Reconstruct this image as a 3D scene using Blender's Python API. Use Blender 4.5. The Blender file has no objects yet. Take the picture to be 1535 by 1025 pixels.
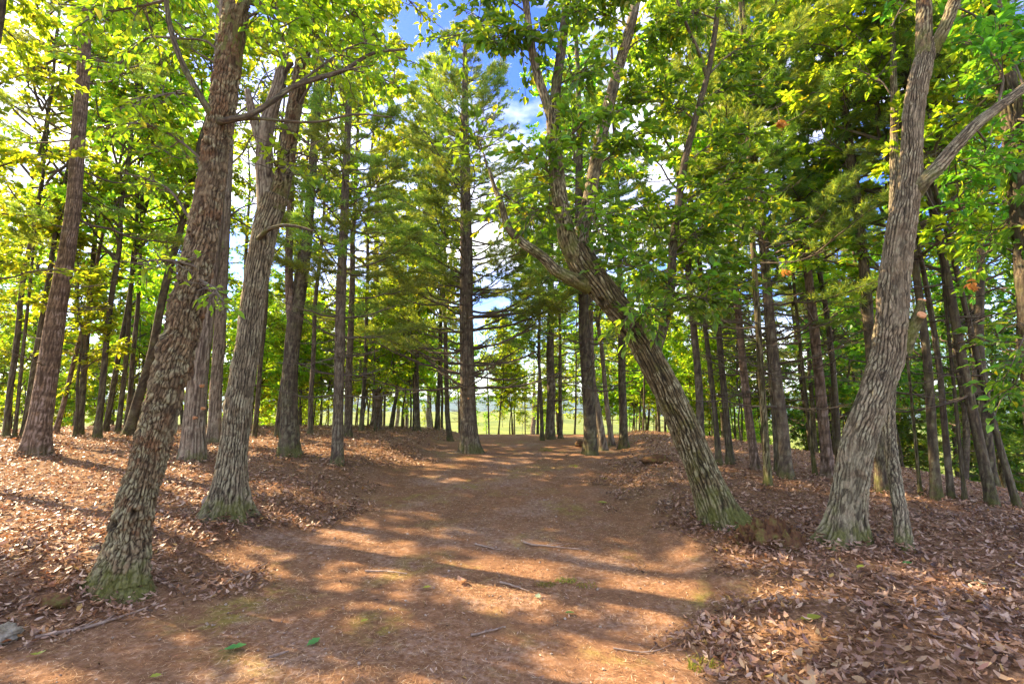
import bpy, math, random
import numpy as np
from mathutils import Vector, Matrix, Euler

S = bpy.context.scene
COL = S.collection
R = math.radians
rng = np.random.default_rng(11)
random.seed(11)

# ------------------------------------------------------------------ camera, sky, sun, exposure
EYE = 1.6
PITCH = R(6.5)
FPX = 767.5                                   # focal length in pixels of the 1535 px wide photograph
cd = bpy.data.cameras.new('camera'); cam = bpy.data.objects.new('camera', cd); COL.objects.link(cam)
cd.sensor_width = 36; cd.lens = 18; cd.clip_start = 0.05; cd.clip_end = 12000
cam.location = (0, 0, EYE); cam.rotation_euler = (R(90) + PITCH, 0, 0)
S.camera = cam
SUN_AZ = R(67)                                # degrees to the left of straight ahead
SUN_EL = R(38)
sd = bpy.data.lights.new('sun', 'SUN'); sun = bpy.data.objects.new('sun', sd); COL.objects.link(sun)
sd.energy = 5.0; sd.angle = R(0.6); sd.color = (1.0, 0.77, 0.48)
to_sun = Vector((-math.sin(SUN_AZ) * math.cos(SUN_EL), math.cos(SUN_AZ) * math.cos(SUN_EL), math.sin(SUN_EL)))
sun.rotation_euler = to_sun.to_track_quat('Z', 'Y').to_euler()
sun.location = (-20, 15, 30)
W = bpy.data.worlds.new('World'); S.world = W; W.use_nodes = True
nt = W.node_tree; nt.nodes.clear()
def N(nt, t, **kw):
    n = nt.nodes.new(t)
    for k, v in kw.items(): setattr(n, k, v)
    return n
sky = N(nt, 'ShaderNodeTexSky', sky_type='NISHITA', sun_disc=False)
sky.sun_elevation = SUN_EL; sky.sun_rotation = -SUN_AZ; sky.air_density = 1.0; sky.dust_density = 0.7; sky.ozone_density = 3.2
bg = N(nt, 'ShaderNodeBackground'); bg.inputs['Strength'].default_value = 0.15
wo = N(nt, 'ShaderNodeOutputWorld')
tc = N(nt, 'ShaderNodeTexCoord')
mp = N(nt, 'ShaderNodeMapping'); mp.inputs['Scale'].default_value = (1.0, 1.0, 2.2)
cn = N(nt, 'ShaderNodeTexNoise'); cn.inputs['Scale'].default_value = 2.6; cn.inputs['Detail'].default_value = 6; cn.inputs['Roughness'].default_value = 0.55
cr = N(nt, 'ShaderNodeValToRGB'); cr.color_ramp.elements[0].position = 0.43; cr.color_ramp.elements[1].position = 0.64
cm = N(nt, 'ShaderNodeMixRGB'); cm.inputs['Color2'].default_value = (5.9, 5.75, 5.6, 1)
nt.links.new(tc.outputs['Generated'], mp.inputs['Vector']); nt.links.new(mp.outputs['Vector'], cn.inputs['Vector'])
nt.links.new(cn.outputs['Fac'], cr.inputs['Fac']); nt.links.new(cr.outputs['Color'], cm.inputs['Fac'])
hs = N(nt, 'ShaderNodeHueSaturation'); hs.inputs['Saturation'].default_value = 1.35; hs.inputs['Value'].default_value = .82; hs.inputs['Hue'].default_value = .53
nt.links.new(sky.outputs['Color'], hs.inputs['Color']); nt.links.new(hs.outputs['Color'], cm.inputs['Color1']); nt.links.new(cm.outputs['Color'], bg.inputs['Color'])
nt.links.new(bg.outputs['Background'], wo.inputs['Surface'])
S.view_settings.view_transform = 'Standard'; S.view_settings.look = 'None'
S.view_settings.gamma = 1; S.view_settings.use_curve_mapping = False
S.view_settings.exposure = 2.05
try:
    cy = S.cycles
    cy.max_bounces = 7; cy.diffuse_bounces = 4; cy.glossy_bounces = 2; cy.transmission_bounces = 5; cy.transparent_max_bounces = 4
    cy.caustics_reflective = False; cy.caustics_refractive = False; cy.sample_clamp_indirect = 3
    cy.use_denoising = True
except Exception:
    pass

# ------------------------------------------------------------------ numeric helpers
def smooth(t): t = np.clip(t, 0, 1); return t * t * (3 - 2 * t)
def softplus(t, k=1.0): return np.logaddexp(0, t / k) * k
def hash3(i, j, k):
    i, j, k = np.atleast_1d(i), np.atleast_1d(j), np.atleast_1d(k)
    h = (i.astype(np.int64) * 374761393 + j.astype(np.int64) * 668265263 + k.astype(np.int64) * 2147483647 + 1013) & 0xffffffff
    h = ((h ^ (h >> 13)) * 1274126177) & 0xffffffff
    h = ((h ^ (h >> 16)) * 2246822519) & 0xffffffff
    return ((h ^ (h >> 15)) & 0xffff) / 65535.0
def vnoise(x, y, z=0.0):
    x, y, z = np.broadcast_arrays(np.asarray(x, float), np.asarray(y, float), np.asarray(z, float))
    i, j, k = np.floor(x), np.floor(y), np.floor(z)
    u, v, w = smooth(x - i), smooth(y - j), smooth(z - k)
    o = 0
    for a in (0, 1):
        for b in (0, 1):
            for c in (0, 1):
                o = o + hash3(i + a, j + b, k + c) * (u if a else 1 - u) * (v if b else 1 - v) * (w if c else 1 - w)
    return o
def fbm(x, y, z=0.0, n=3):
    o = 0; a = 0.5; t = 0
    for q in range(n):
        o = o + a * vnoise(x * 2 ** q + 17 * q, y * 2 ** q + 5 * q, np.asarray(z) * 2 ** q); t += a; a *= 0.5
    return o / t

# ------------------------------------------------------------------ terrain
def path_left(y):  return -(1.9 + 2.0 * np.exp(-(np.maximum(y, 2) - 2.8) / 1.9))
def path_right(y): return 1.16 + .85 * np.exp(-(np.maximum(y, 2) - 2.6) / 1.1) + 0.2 * np.maximum(0, y - 6.0)
def terrain(x, y):
    x = np.asarray(x, float); y = np.asarray(y, float)
    l = path_left(y) - x; r = x - path_right(y)
    near = 1 - smooth((y - 30) / 30)
    g = 0.35 * smooth((y - 2.5) / 10.5)
    g = g + near * (0.17 * smooth(l / 1.1) + 0.05 * np.minimum(np.maximum(0, l), 9) - 0.10 * softplus(l - 9.5, .8))
    g = g + near * (0.16 * smooth(r / 1.0))
    nb = 1 - 0.75 * smooth((y - 40) / 60)
    g = g - nb * (0.10 * softplus(x - 5.3, .7) + 0.30 * softplus(np.minimum(x, 30) - 9.8, 1.0))
    yd = 21 - 0.9 * softplus(-x - 5, 1.0)
    yd = np.maximum(yd, 12.5)
    g = g - 0.11 * (softplus(y - yd, 1.5) - softplus(y - 55, 6)) - 0.004 * np.maximum(0, np.minimum(y, 330) - 55)
    g = g - 0.12 * np.clip(y - 330, 0, 400)
    m = np.exp(-np.hypot(x, y - 5) / 25)
    g = g + m * (0.10 * (fbm(x * .55, y * .55, 3.1) - .5) + 0.035 * (fbm(x * 2.6, y * 2.6, 8.2) - .5))
    return g

CP, SP = math.cos(PITCH), math.sin(PITCH)
def ray(px, py):
    a = (px - 767.5) / FPX; b = (512.5 - py) / FPX
    return np.array([a, CP - b * SP, SP + b * CP])
def at(px, py, Y):                              # point seen at photo pixel, on the vertical plane Y metres ahead
    d = ray(px, py); return np.array([0, 0, EYE]) + d * (Y / d[1])
def ground_at(px, py):
    d = ray(px, py); t = np.linspace(1.0, 60, 6000)
    p = d[None] * t[:, None] + np.array([0, 0, EYE])
    below = np.nonzero(p[:, 2] <= terrain(p[:, 0], p[:, 1]))[0]
    q = p[below[0]] if len(below) else p[-1]
    q[2] = float(terrain(q[0], q[1])); return q
def cam_depth(p): return p[1] * CP + (p[2] - EYE) * SP
def px_radius(p, w):                             # radius of a trunk seen w pixels wide: off the axis a wide lens stretches it
    z = cam_depth(p); return w * .5 * z / FPX * z / math.hypot(z, p[0])

# ------------------------------------------------------------------ mesh helpers
class MB:
    """collects triangles / quads with per-vertex float attributes and material slots"""
    def __init__(s): s.v = []; s.f3 = []; s.f4 = []; s.n = 0; s.at = {}
    def add(s, V, T=None, Q=None, **at):
        V = np.asarray(V, float).reshape(-1, 3)
        for k in set(list(s.at) + list(at)):
            s.at.setdefault(k, [np.zeros(s.n)] if s.n else [])
            s.at[k].append(np.broadcast_to(np.asarray(at.get(k, 0.0), float), (len(V),)))
        s.v.append(V)
        if T is not None and len(T): s.f3.append(np.asarray(T).reshape(-1, 3) + s.n)
        if Q is not None and len(Q): s.f4.append(np.asarray(Q).reshape(-1, 4) + s.n)
        s.n += len(V)
    def mesh(s, name, mat, smooth_=False):
        V = np.concatenate(s.v) if s.v else np.zeros((0, 3))
        T = np.concatenate(s.f3) if s.f3 else np.zeros((0, 3), int)
        Q = np.concatenate(s.f4) if s.f4 else np.zeros((0, 4), int)
        me = bpy.data.meshes.new(name)
        me.vertices.add(len(V)); me.vertices.foreach_set('co', V.astype(np.float32).ravel())
        nl = len(T) * 3 + len(Q) * 4; me.loops.add(nl)
        me.loops.foreach_set('vertex_index', np.concatenate([T.ravel(), Q.ravel()]).astype(np.int32))
        me.polygons.add(len(T) + len(Q))
        st = np.concatenate([np.arange(len(T)) * 3, len(T) * 3 + np.arange(len(Q)) * 4]).astype(np.int32)
        me.polygons.foreach_set('loop_start', st)
        me.polygons.foreach_set('use_smooth', np.full(len(st), smooth_, bool))
        for k, a in s.at.items():
            at = me.attributes.new(k, 'FLOAT', 'POINT'); at.data.foreach_set('value', np.concatenate(a).astype(np.float32))
        me.update(calc_edges=True); me.validate()
        me.materials.append(mat)
        return me
def link(name, data, parent=None, loc=None):
    o = bpy.data.objects.new(name, data); COL.objects.link(o)
    if parent is not None: o.parent = parent
    if loc is not None: o.location = loc
    return o
def tag(o, label=None, cat=None, group=None, kind=None):
    if label: o['label'] = label
    if cat: o['category'] = cat
    if group: o['group'] = group
    if kind: o['kind'] = kind
    return o
def empty(name, loc, label, cat, group=None):
    o = link(name, None, None, tuple(float(c) for c in loc)); o.empty_display_size = .3
    return tag(o, label, cat, group)

def catmull(P, n):
    P = np.asarray(P, float)
    d = np.concatenate([[0], np.cumsum(np.linalg.norm(np.diff(P[:, :3], axis=0), axis=1))])
    t = np.linspace(0, d[-1], n)
    i = np.clip(np.searchsorted(d, t, side='right') - 1, 0, len(P) - 2)
    m = np.gradient(P, d, axis=0) if len(P) > 2 else np.repeat((P[1:] - P[:1]) / d[-1], len(P), 0)
    h = (d[i + 1] - d[i])[:, None]; s = ((t - d[i]) / h[:, 0])[:, None]
    return ((2 * s**3 - 3 * s**2 + 1) * P[i] + (s**3 - 2 * s**2 + s) * h * m[i] + (-2 * s**3 + 3 * s**2) * P[i + 1] + (s**3 - s**2) * h * m[i + 1]), t
def frames(P):
    T = np.gradient(P, axis=0); T /= np.linalg.norm(T, axis=1)[:, None] + 1e-9
    A = np.zeros_like(P); a = np.cross(T[0], [0.3, 1, 0.1]); a /= np.linalg.norm(a)
    for k in range(len(P)):
        a = a - T[k] * a.dot(T[k]); a /= np.linalg.norm(a) + 1e-9; A[k] = a
    return T, A, np.cross(T, A)
def ring_quads(n, m, cap=True):
    i = np.arange(n - 1)[:, None] * m; j = np.arange(m)[None]
    k = (j + 1) % m
    return np.stack([i + j, i + k, i + m + k, i + m + j], -1).reshape(-1, 4)
def tube(mb, P, rad, m=6, n=None, **at):
    """plain tapered tube with a closed tip"""
    P = np.asarray(P, float); rad = np.asarray(rad, float)
    if n: 
        C, _ = catmull(np.column_stack([P, rad]), n); P, rad = C[:, :3], np.maximum(C[:, 3], .0008)
    T, A, B = frames(P)
    th = np.arange(m) / m * 2 * np.pi
    V = P[:, None] + (A[:, None] * np.cos(th)[None, :, None] + B[:, None] * np.sin(th)[None, :, None]) * rad[:, None, None]
    n_ = len(P)
    V = np.concatenate([V.reshape(-1, 3), P[-1:] + T[-1:] * rad[-1]])
    q = ring_quads(n_, m)
    t = np.array([[(n_ - 1) * m + j, (n_ - 1) * m + (j + 1) % m, n_ * m] for j in range(m)])
    mb.add(V, t, q, **at)
def cells(u, s, ncol, ch, seed):
    """wrapped, jittered cell pattern: returns edge distance, cell id, offset inside the cell"""
    i0 = np.floor(u); j0 = np.floor(s / ch)
    d1 = np.full(u.shape, 9.0); d2 = np.full(u.shape, 9.0); idn = np.zeros(u.shape); off = np.zeros(u.shape); offu = np.zeros(u.shape)
    for a in (-1, 0, 1):
        for b in (-1, 0, 1):
            ci = i0 + a; cj = j0 + b; cw = np.mod(ci, ncol)
            hx = hash3(cw, cj, np.full(u.shape, seed)); hy = hash3(cw, cj, np.full(u.shape, seed + 7))
            dx = u - (ci + .5 + (hx - .5) * .8); dy = s / ch - (cj + .5 + (hy - .5) * .9)
            d = np.hypot(dx, dy); h = hash3(cw, cj, np.full(u.shape, seed + 13))
            nearer = d < d1
            d2 = np.where(nearer, d1, np.minimum(d2, d)); idn = np.where(nearer, h, idn)
            off = np.where(nearer, dy, off); offu = np.where(nearer, dx, offu); d1 = np.where(nearer, d, d1)
    return d2 - d1, idn, off, offu
def bark_tube(mb, P, rad, m, step, cw=.045, ch=.12, depth=.012, flaky=.006, flare=0.0, flare_h=.3, seed=1, base=0.0, lobes=5, tip=True, bump=.02, mode='ridge'):
    """trunk or limb whose bark plates and furrows are modelled: P polyline, rad radii; flare widens the foot"""
    L = np.linalg.norm(np.diff(np.asarray(P), axis=0), axis=1).sum()
    n = max(4, int(L / step))
    C, s = catmull(np.column_stack([P, rad]), n); P = C[:, :3]; rad = np.maximum(C[:, 3], .004)
    T, A, B = frames(P)
    th = np.arange(m) / m * 2 * np.pi
    TH, SS = np.meshgrid(th, s); RR = np.repeat(rad[:, None], m, 1)
    h = SS - base
    X0 = np.cos(TH); Y0 = np.sin(TH)
    ncol = max(4, int(round(2 * np.pi * float(np.mean(rad)) / cw)))
    xs, ys = X0 * RR, Y0 * RR
    big = fbm(X0 * 1.3 + seed, Y0 * 1.3, SS * 2.2, 2) - .5
    fine = fbm(xs / .018 + seed, ys / .018, SS / .026, 3) - .5
    tau = TH / (2 * np.pi)
    w1 = 2.4 * (fbm(xs / .13 + seed, ys / .13, SS / (ch * 2.5), 2) - .5) + 1.1 * (fbm(xs / .045, ys / .045 + seed, SS / ch, 2) - .5)
    w2 = 2.4 * (fbm(xs / .13 + 61, ys / .13 + seed, SS / (ch * 2.2) + 9, 2) - .5) + 1.1 * (fbm(xs / .045 + 23, ys / .045 + seed, SS / ch + 4, 2) - .5)
    ra = np.abs(2 * np.mod(tau * ncol + w1, 1) - 1); rb_ = np.abs(2 * np.mod(tau * (ncol + 2) + w2 + .37, 1) - 1)
    wu = (fbm(xs / .06 + seed, ys / .06, SS / .09, 3) - .5) * 2.2; ws = (fbm(xs / .07 + seed, ys / .07, SS / .07 + 40, 3) - .5) * ch * 1.6
    e, idn, off, offu = cells(np.mod(tau * ncol * 1.0 + wu, ncol), SS + ws + 50, ncol, ch * (.75 if mode == 'flake' else 1.3), seed)
    var = fbm(xs / .1 + 9, ys / .1 + seed, SS / .16, 2)
    ridge = np.minimum(ra * 1.3, rb_ * (1.0 + 1.6 * var))
    if mode == 'flake':
        plate = smooth(np.minimum(ridge / .5, e / (.08 + .4 * var) + .25))
        d = depth * (plate - .6) * (.4 + 1.2 * var) + flaky * ((idn - .5) * 1.5 - off * 1.7 + offu * (idn - .5) * 2) * (.3 + .7 * plate) + fine * depth * 1.0 + big * bump
    else:
        plate = smooth(np.minimum(ridge / .68, e / .14 + .35))
        d = depth * (plate - .6) * (.6 + .8 * var) + flaky * ((idn - .5) - off * .8) * plate + fine * depth * .55 + big * bump
    pm = .65 * smooth((fbm(xs / .22 + seed, ys / .22 + 3, SS / .55 + 2, 2) - .50) / .14)
    plate = plate * (1 - pm) + pm * (.55 + .5 * (idn - .5)); d = d * (1 - .75 * pm) + pm * fine * depth * .6
    if flare >= .6:
        kr = np.random.default_rng(seed)
        for q in range(6):
            ks, kt, kz = kr.uniform(.5, min(s[-1], 4.2)), kr.random() * 6.283, kr.uniform(.035, .06)
            rr = np.hypot((np.mod(TH - kt + np.pi, 2 * np.pi) - np.pi) * RR, (SS - ks) * .8) / kz
            d = d + .022 * np.exp(-(rr - .9) ** 2 / .18) - .012 * np.exp(-rr ** 2 / .2); plate = plate * (1 - .9 * np.exp(-rr ** 2 / .25))
    sc = np.minimum(1, RR / .06)
    d = d * sc
    Rr = RR + d
    if flare:
        lob = .85 + .6 * np.cos(lobes * TH + seed + 1.3 * np.sin(2 * TH + seed)) * (.6 + .4 * np.sin(TH + seed)) + .35 * np.cos(2 * TH + seed * 2)
        Rr = Rr + RR * flare * np.exp(-np.maximum(h, -.1) / flare_h) * lob
    V = P[:, None] + (A[:, None] * np.cos(th)[None, :, None] + B[:, None] * np.sin(th)[None, :, None]) * Rr[..., None]
    V = V.reshape(-1, 3); q = ring_quads(n, m)
    at = dict(plate=plate.ravel(), pid=idn.ravel(), hgt=h.ravel())
    if tip:
        V = np.concatenate([V, P[-1:] + T[-1:] * rad[-1] * .6])
        t = np.array([[(n - 1) * m + j, (n - 1) * m + (j + 1) % m, n * m] for j in range(m)])
        at = {k: np.append(v, v[-1]) for k, v in at.items()}
        mb.add(V, t, q, **at)
    else: mb.add(V, None, q, **at)

def unit(a): return a / (np.linalg.norm(a, axis=-1, keepdims=True) + 1e-9)
def leaf_arrays(P, D, U, size, width=.55, fold=.18, simple=False, curl=0.0):
    """folded leaves: P foot, D direction, U rough normal, size length"""
    n = len(P); D = unit(D); X = unit(np.cross(D, U)); U = np.cross(X, D); size = np.asarray(size).reshape(-1, 1)
    w = size * width * .5
    f = size * fold
    if simple:
        V = np.stack([P, P + D * size * .42 + X * w + U * f * .6, P + D * size - U * size * curl, P + D * size * .42 - X * w + U * f * .6], 1)
        b = np.arange(n)[:, None] * 4
        T = np.concatenate([b + [[0, 1, 2]], b + [[0, 2, 3]]])
        return V.reshape(-1, 3), T
    V = np.stack([P, P + D * size * .45 - U * size * curl * .2, P + D * size - U * size * curl,
                  P + D * size * .30 + X * w * .95 + U * f, P + D * size * .66 + X * w * .72 + U * f * .6,
                  P + D * size * .30 - X * w * .95 + U * f, P + D * size * .66 - X * w * .72 + U * f * .6], 1)
    b = np.arange(n)[:, None] * 7
    T = np.concatenate([b + [t] for t in ([0, 1, 3], [3, 1, 4], [1, 2, 4], [0, 5, 1], [5, 6, 1], [1, 6, 2])])
    return V.reshape(-1, 3), T

# ------------------------------------------------------------------ materials
def new_mat(name):
    m = bpy.data.materials.new(name); m.use_nodes = True; t = m.node_tree; t.nodes.clear()
    return m, t, N(t, 'ShaderNodeOutputMaterial')
def ramp(t, stops, fac=None, interp='LINEAR'):
    r = N(t, 'ShaderNodeValToRGB'); r.color_ramp.interpolation = interp; e = r.color_ramp.elements
    while len(e) < len(stops): e.new(.5)
    for k, (p, c) in enumerate(stops): e[k].position = p; e[k].color = (*c, 1) if len(c) == 3 else c
    if fac is not None: t.links.new(fac, r.inputs['Fac'])
    return r
def noise(t, scale, detail=3, rough=.55, vec=None, dist=0):
    n = N(t, 'ShaderNodeTexNoise'); n.inputs['Scale'].default_value = scale; n.inputs['Detail'].default_value = detail
    n.inputs['Roughness'].default_value = rough; n.inputs['Distortion'].default_value = dist
    if vec is not None: t.links.new(vec, n.inputs['Vector'])
    return n
def mixc(t, fac, a, b, mode='MIX'):
    m = N(t, 'ShaderNodeMixRGB', blend_type=mode)
    for i, v in ((0, fac), (1, a), (2, b)):
        if isinstance(v, (int, float)): m.inputs[i].default_value = v
        elif isinstance(v, tuple): m.inputs[i].default_value = (*v, 1)
        else: t.links.new(v, m.inputs[i])
    return m.outputs[0]
def mth(t, op, a, b=0.0, clamp=False):
    m = N(t, 'ShaderNodeMath', operation=op, use_clamp=clamp)
    for i, v in ((0, a), (1, b)):
        if isinstance(v, (int, float)): m.inputs[i].default_value = v
        else: t.links.new(v, m.inputs[i])
    return m.outputs[0]
def attr(t, name):
    a = N(t, 'ShaderNodeAttribute'); a.attribute_name = name; return a.outputs['Fac']

def leaf_mat(name, stops, trans, gloss=.25, tmix=.5, patches=None):
    m, t, out = new_mat(name)
    g = N(t, 'ShaderNodeNewGeometry'); oi = N(t, 'ShaderNodeObjectInfo')
    r = ramp(t, stops, g.outputs['Random Per Island']); col = r.outputs['Color']
    v = mth(t, 'MULTIPLY_ADD', oi.outputs['Random'], .5); t.nodes[-1].inputs[2].default_value = .75
    hs = N(t, 'ShaderNodeHueSaturation'); t.links.new(col, hs.inputs['Color']); t.links.new(v, hs.inputs['Value'])
    hv = mth(t, 'MULTIPLY_ADD', oi.outputs['Random'], .05); t.nodes[-1].inputs[2].default_value = .475
    t.links.new(hv, hs.inputs['Hue']); col = hs.outputs['Color']
    p = N(t, 'ShaderNodeBsdfPrincipled'); p.inputs['Roughness'].default_value = .42; p.inputs['Specular IOR Level'].default_value = gloss
    t.links.new(col, p.inputs['Base Color'])
    tr = N(t, 'ShaderNodeBsdfTranslucent')
    tc_ = mixc(t, 1.0, col, trans, 'MULTIPLY'); t.links.new(tc_, tr.inputs['Color'])
    mx = N(t, 'ShaderNodeMixShader'); mx.inputs[0].default_value = tmix
    t.links.new(p.outputs[0], mx.inputs[1]); t.links.new(tr.outputs[0], mx.inputs[2]); t.links.new(mx.outputs[0], out.inputs['Surface'])
    return m
M = {}
M['leaf_near'] = leaf_mat('oak_leaf', [(0, (.045, .125, .022)), (.5, (.08, .195, .028)), (.9, (.14, .26, .03)), (1, (.27, .28, .03))], (3.3, 2.7, .7), .35)
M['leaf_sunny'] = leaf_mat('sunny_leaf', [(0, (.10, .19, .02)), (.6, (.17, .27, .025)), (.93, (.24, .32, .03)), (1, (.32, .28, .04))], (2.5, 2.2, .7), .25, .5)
M['leaf_far'] = leaf_mat('forest_leaf', [(0, (.085, .19, .022)), (.6, (.165, .285, .028)), (.95, (.27, .34, .035)), (1, (.36, .31, .04))], (3.3, 2.7, .8), .2, .6)
M['needle'] = leaf_mat('pine_needle', [(0, (.08, .165, .055)), (.6, (.15, .24, .065)), (1, (.25, .295, .05))], (2.9, 2.4, .8), .2, .5)
M['brown_leaf'] = leaf_mat('dead_leaf', [(0, (.065, .038, .022)), (.25, (.165, .098, .056)), (.5, (.27, .168, .102)), (.75, (.39, .262, .168)), (.92, (.54, .41, .29)), (.97, (.33, .16, .06)), (1, (.40, .29, .08))], (1.5, 1.1, .8), .3, .2)
M['straw'] = leaf_mat('pine_straw', [(0, (.06, .03, .016)), (.3, (.17, .085, .042)), (.7, (.38, .21, .10)), (.93, (.52, .35, .2)), (1, (.60, .5, .37))], (1.2, 1, .8), .2, .1)
M['grass'] = leaf_mat('grass_blade', [(0, (.10, .16, .02)), (.7, (.2, .24, .03)), (1, (.32, .28, .06))], (2, 1.8, 1), .2, .4)

def bark_mat(name, crack, lo, hi, patch, patch_amt=.5, moss=0.0, moss_h=.5, lich=(.36, .37, .27), bump=.5, rings=0.0):
    """crack colour in the furrows, lo..hi over the plates, patch = fresh inner bark, lich = lichen on the plate tops"""
    m, t, out = new_mat(name)
    tc = N(t, 'ShaderNodeTexCoord'); ob = tc.outputs['Object']
    mp = N(t, 'ShaderNodeMapping'); mp.inputs['Scale'].default_value = (1, 1, .35); t.links.new(ob, mp.inputs['Vector'])
    n1 = noise(t, 16, 4, .6, mp.outputs['Vector']); n2 = noise(t, 5, 3, .6, ob); n3 = noise(t, 70, 3, .65, mp.outputs['Vector']); n4 = noise(t, 9, 4, .65, ob)
    pl = attr(t, 'plate'); pid = attr(t, 'pid'); h = attr(t, 'hgt')
    base = ramp(t, [(.22, lo), (.72, hi)], mixc(t, .6, n1.outputs['Fac'], pid)).outputs['Color']
    base = mixc(t, mth(t, 'MULTIPLY', ramp(t, [(.5, (0, 0, 0)), (.62, (1, 1, 1))], n2.outputs['Fac']).outputs['Color'], patch_amt), base, patch)
    lf = mth(t, 'MULTIPLY', ramp(t, [(.52, (0, 0, 0)), (.62, (1, 1, 1))], mth(t, 'ADD', n4.outputs['Fac'], mth(t, 'MULTIPLY', mth(t, 'SUBTRACT', 1.0, mth(t, 'DIVIDE', h, 2.4), True), .11))).outputs['Color'], mth(t, 'MULTIPLY', pl, .75))
    base = mixc(t, lf, base, lich)
    base = mixc(t, mth(t, 'SUBTRACT', 1.0, pl), base, crack)
    if rings:
        wv = N(t, 'ShaderNodeTexWave', wave_type='BANDS', bands_direction='Z'); wv.inputs['Scale'].default_value = 1.1; wv.inputs['Distortion'].default_value = 5
        t.links.new(ob, wv.inputs['Vector'])
        base = mixc(t, mth(t, 'MULTIPLY', ramp(t, [(.75, (0, 0, 0)), (.95, (1, 1, 1))], wv.outputs['Fac']).outputs['Color'], rings), base, crack)
    if moss:
        hm = mth(t, 'SUBTRACT', 1.0, mth(t, 'DIVIDE', h, moss_h), True)
        mf = mth(t, 'MULTIPLY', ramp(t, [(.46, (0, 0, 0)), (.64, (1, 1, 1))], mth(t, 'ADD', mixc(t, .5, n2.outputs['Fac'], n4.outputs['Fac']), mth(t, 'MULTIPLY', mth(t, 'SUBTRACT', hm, .70), .42))).outputs['Color'], moss)
        base = mixc(t, mf, base, mixc(t, n3.outputs['Fac'], (.035, .045, .010), (.15, .15, .03)))
    p = N(t, 'ShaderNodeBsdfPrincipled'); p.inputs['Roughness'].default_value = .85; p.inputs['Specular IOR Level'].default_value = .2
    t.links.new(mixc(t, .55, base, mixc(t, 1.0, base, ramp(t, [(.3, (.45, .45, .45)), (.7, (1.5, 1.5, 1.5))], n3.outputs['Fac']).outputs['Color'], 'MULTIPLY')), p.inputs['Base Color'])
    b = N(t, 'ShaderNodeBump'); b.inputs['Strength'].default_value = bump; b.inputs['Distance'].default_value = .012
    t.links.new(mixc(t, .5, n3.outputs['Fac'], n1.outputs['Fac']), b.inputs['Height']); t.links.new(b.outputs[0], p.inputs['Normal'])
    t.links.new(p.outputs[0], out.inputs['Surface'])
    return m
M['bark_scaly'] = bark_mat('scaly_oak_bark', (.014, .009, .004), (.082, .053, .026), (.225, .163, .086), (.17, .083, .034), .7, .85, .8, (.30, .28, .155))
M['bark_grey'] = bark_mat('grey_oak_bark', (.016, .012, .006), (.115, .090, .053), (.29, .235, .145), (.18, .125, .066), .55, .75, .8, (.335, .31, .19))
M['bark_mossy'] = bark_mat('mossy_oak_bark', (.012, .009, .004), (.065, .048, .020), (.19, .148, .072), (.10, .095, .022), .7, .9, 1.5, (.34, .31, .18))
M['bark_pale'] = bark_mat('pale_trunk_bark', (.055, .038, .025), (.18, .135, .092), (.30, .235, .165), (.22, .145, .085), .3, .6, .4, (.32, .285, .20))
M['bark_red'] = bark_mat('reddish_pine_bark', (.055, .035, .021), (.155, .10, .06), (.265, .182, .115), (.22, .13, .07), .5, .3, .4, (.34, .26, .21), rings=.5)
M['bark_pine'] = bark_mat('pine_bark', (.05, .036, .026), (.10, .072, .046), (.19, .145, .095), (.14, .12, .045), .5, .6, .8, (.24, .22, .15), rings=.4)
M['bark_dark'] = bark_mat('dark_trunk_bark', (.035, .026, .018), (.075, .055, .033), (.145, .11, .066), (.10, .098, .03), .6, .65, 1.0, (.19, .18, .11), rings=.3)
M['twig'] = bark_mat('twig_bark', (.06, .045, .03), (.09, .066, .046), (.15, .115, .08), (.12, .10, .06), .3, 0, .5, (.2, .19, .14))

def simple_mat(name, a, b, scale=6, rough=.85, bump=.3, c=None, spec=.2):
    m, t, out = new_mat(name); tc = N(t, 'ShaderNodeTexCoord')
    n = noise(t, scale, 5, .6, tc.outputs['Object']); st = [(.3, a), (.7, b)] if c is None else [(.3, a), (.5, b), (.68, c)]
    r = ramp(t, st, n.outputs['Fac']); p = N(t, 'ShaderNodeBsdfPrincipled'); p.inputs['Roughness'].default_value = rough
    p.inputs['Specular IOR Level'].default_value = spec
    t.links.new(r.outputs['Color'], p.inputs['Base Color'])
    bn = N(t, 'ShaderNodeBump'); bn.inputs['Strength'].default_value = bump; bn.inputs['Distance'].default_value = .01
    n2 = noise(t, scale * 6, 4, .6, tc.outputs['Object']); t.links.new(n2.outputs['Fac'], bn.inputs['Height']); t.links.new(bn.outputs[0], p.inputs['Normal'])
    t.links.new(p.outputs[0], out.inputs['Surface']); return m
M['rock'] = simple_mat('grey_rock', (.09, .075, .05), (.19, .165, .115), 11, bump=.8, c=(.32, .29, .22), spec=.05)
M['tanrock'] = simple_mat('tan_rock', (.20, .15, .11), (.34, .27, .20), 9, c=(.42, .34, .27))
M['rot'] = simple_mat('rotten_wood', (.022, .012, .007), (.11, .052, .022), 13, bump=.9, c=(.13, .115, .03))
M['moss'] = simple_mat('moss', (.03, .035, .01), (.07, .085, .015), 16, c=(.14, .13, .03))
M['cut'] = simple_mat('cut_wood', (.45, .20, .08), (.60, .32, .15), 30)
M['stick'] = simple_mat('stick_wood', (.13, .085, .055), (.26, .19, .14), 14, c=(.36, .28, .21))
M['green_leaf'] = leaf_mat('green_leaf', [(0, (.06, .20, .05)), (1, (.10, .26, .06))], (2, 2, 1.2), .3, .3)
M['lime_leaf'] = leaf_mat('lime_leaf', [(0, (.22, .30, .04)), (1, (.34, .34, .05))], (1.6, 1.6, 1), .3, .3)
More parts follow.
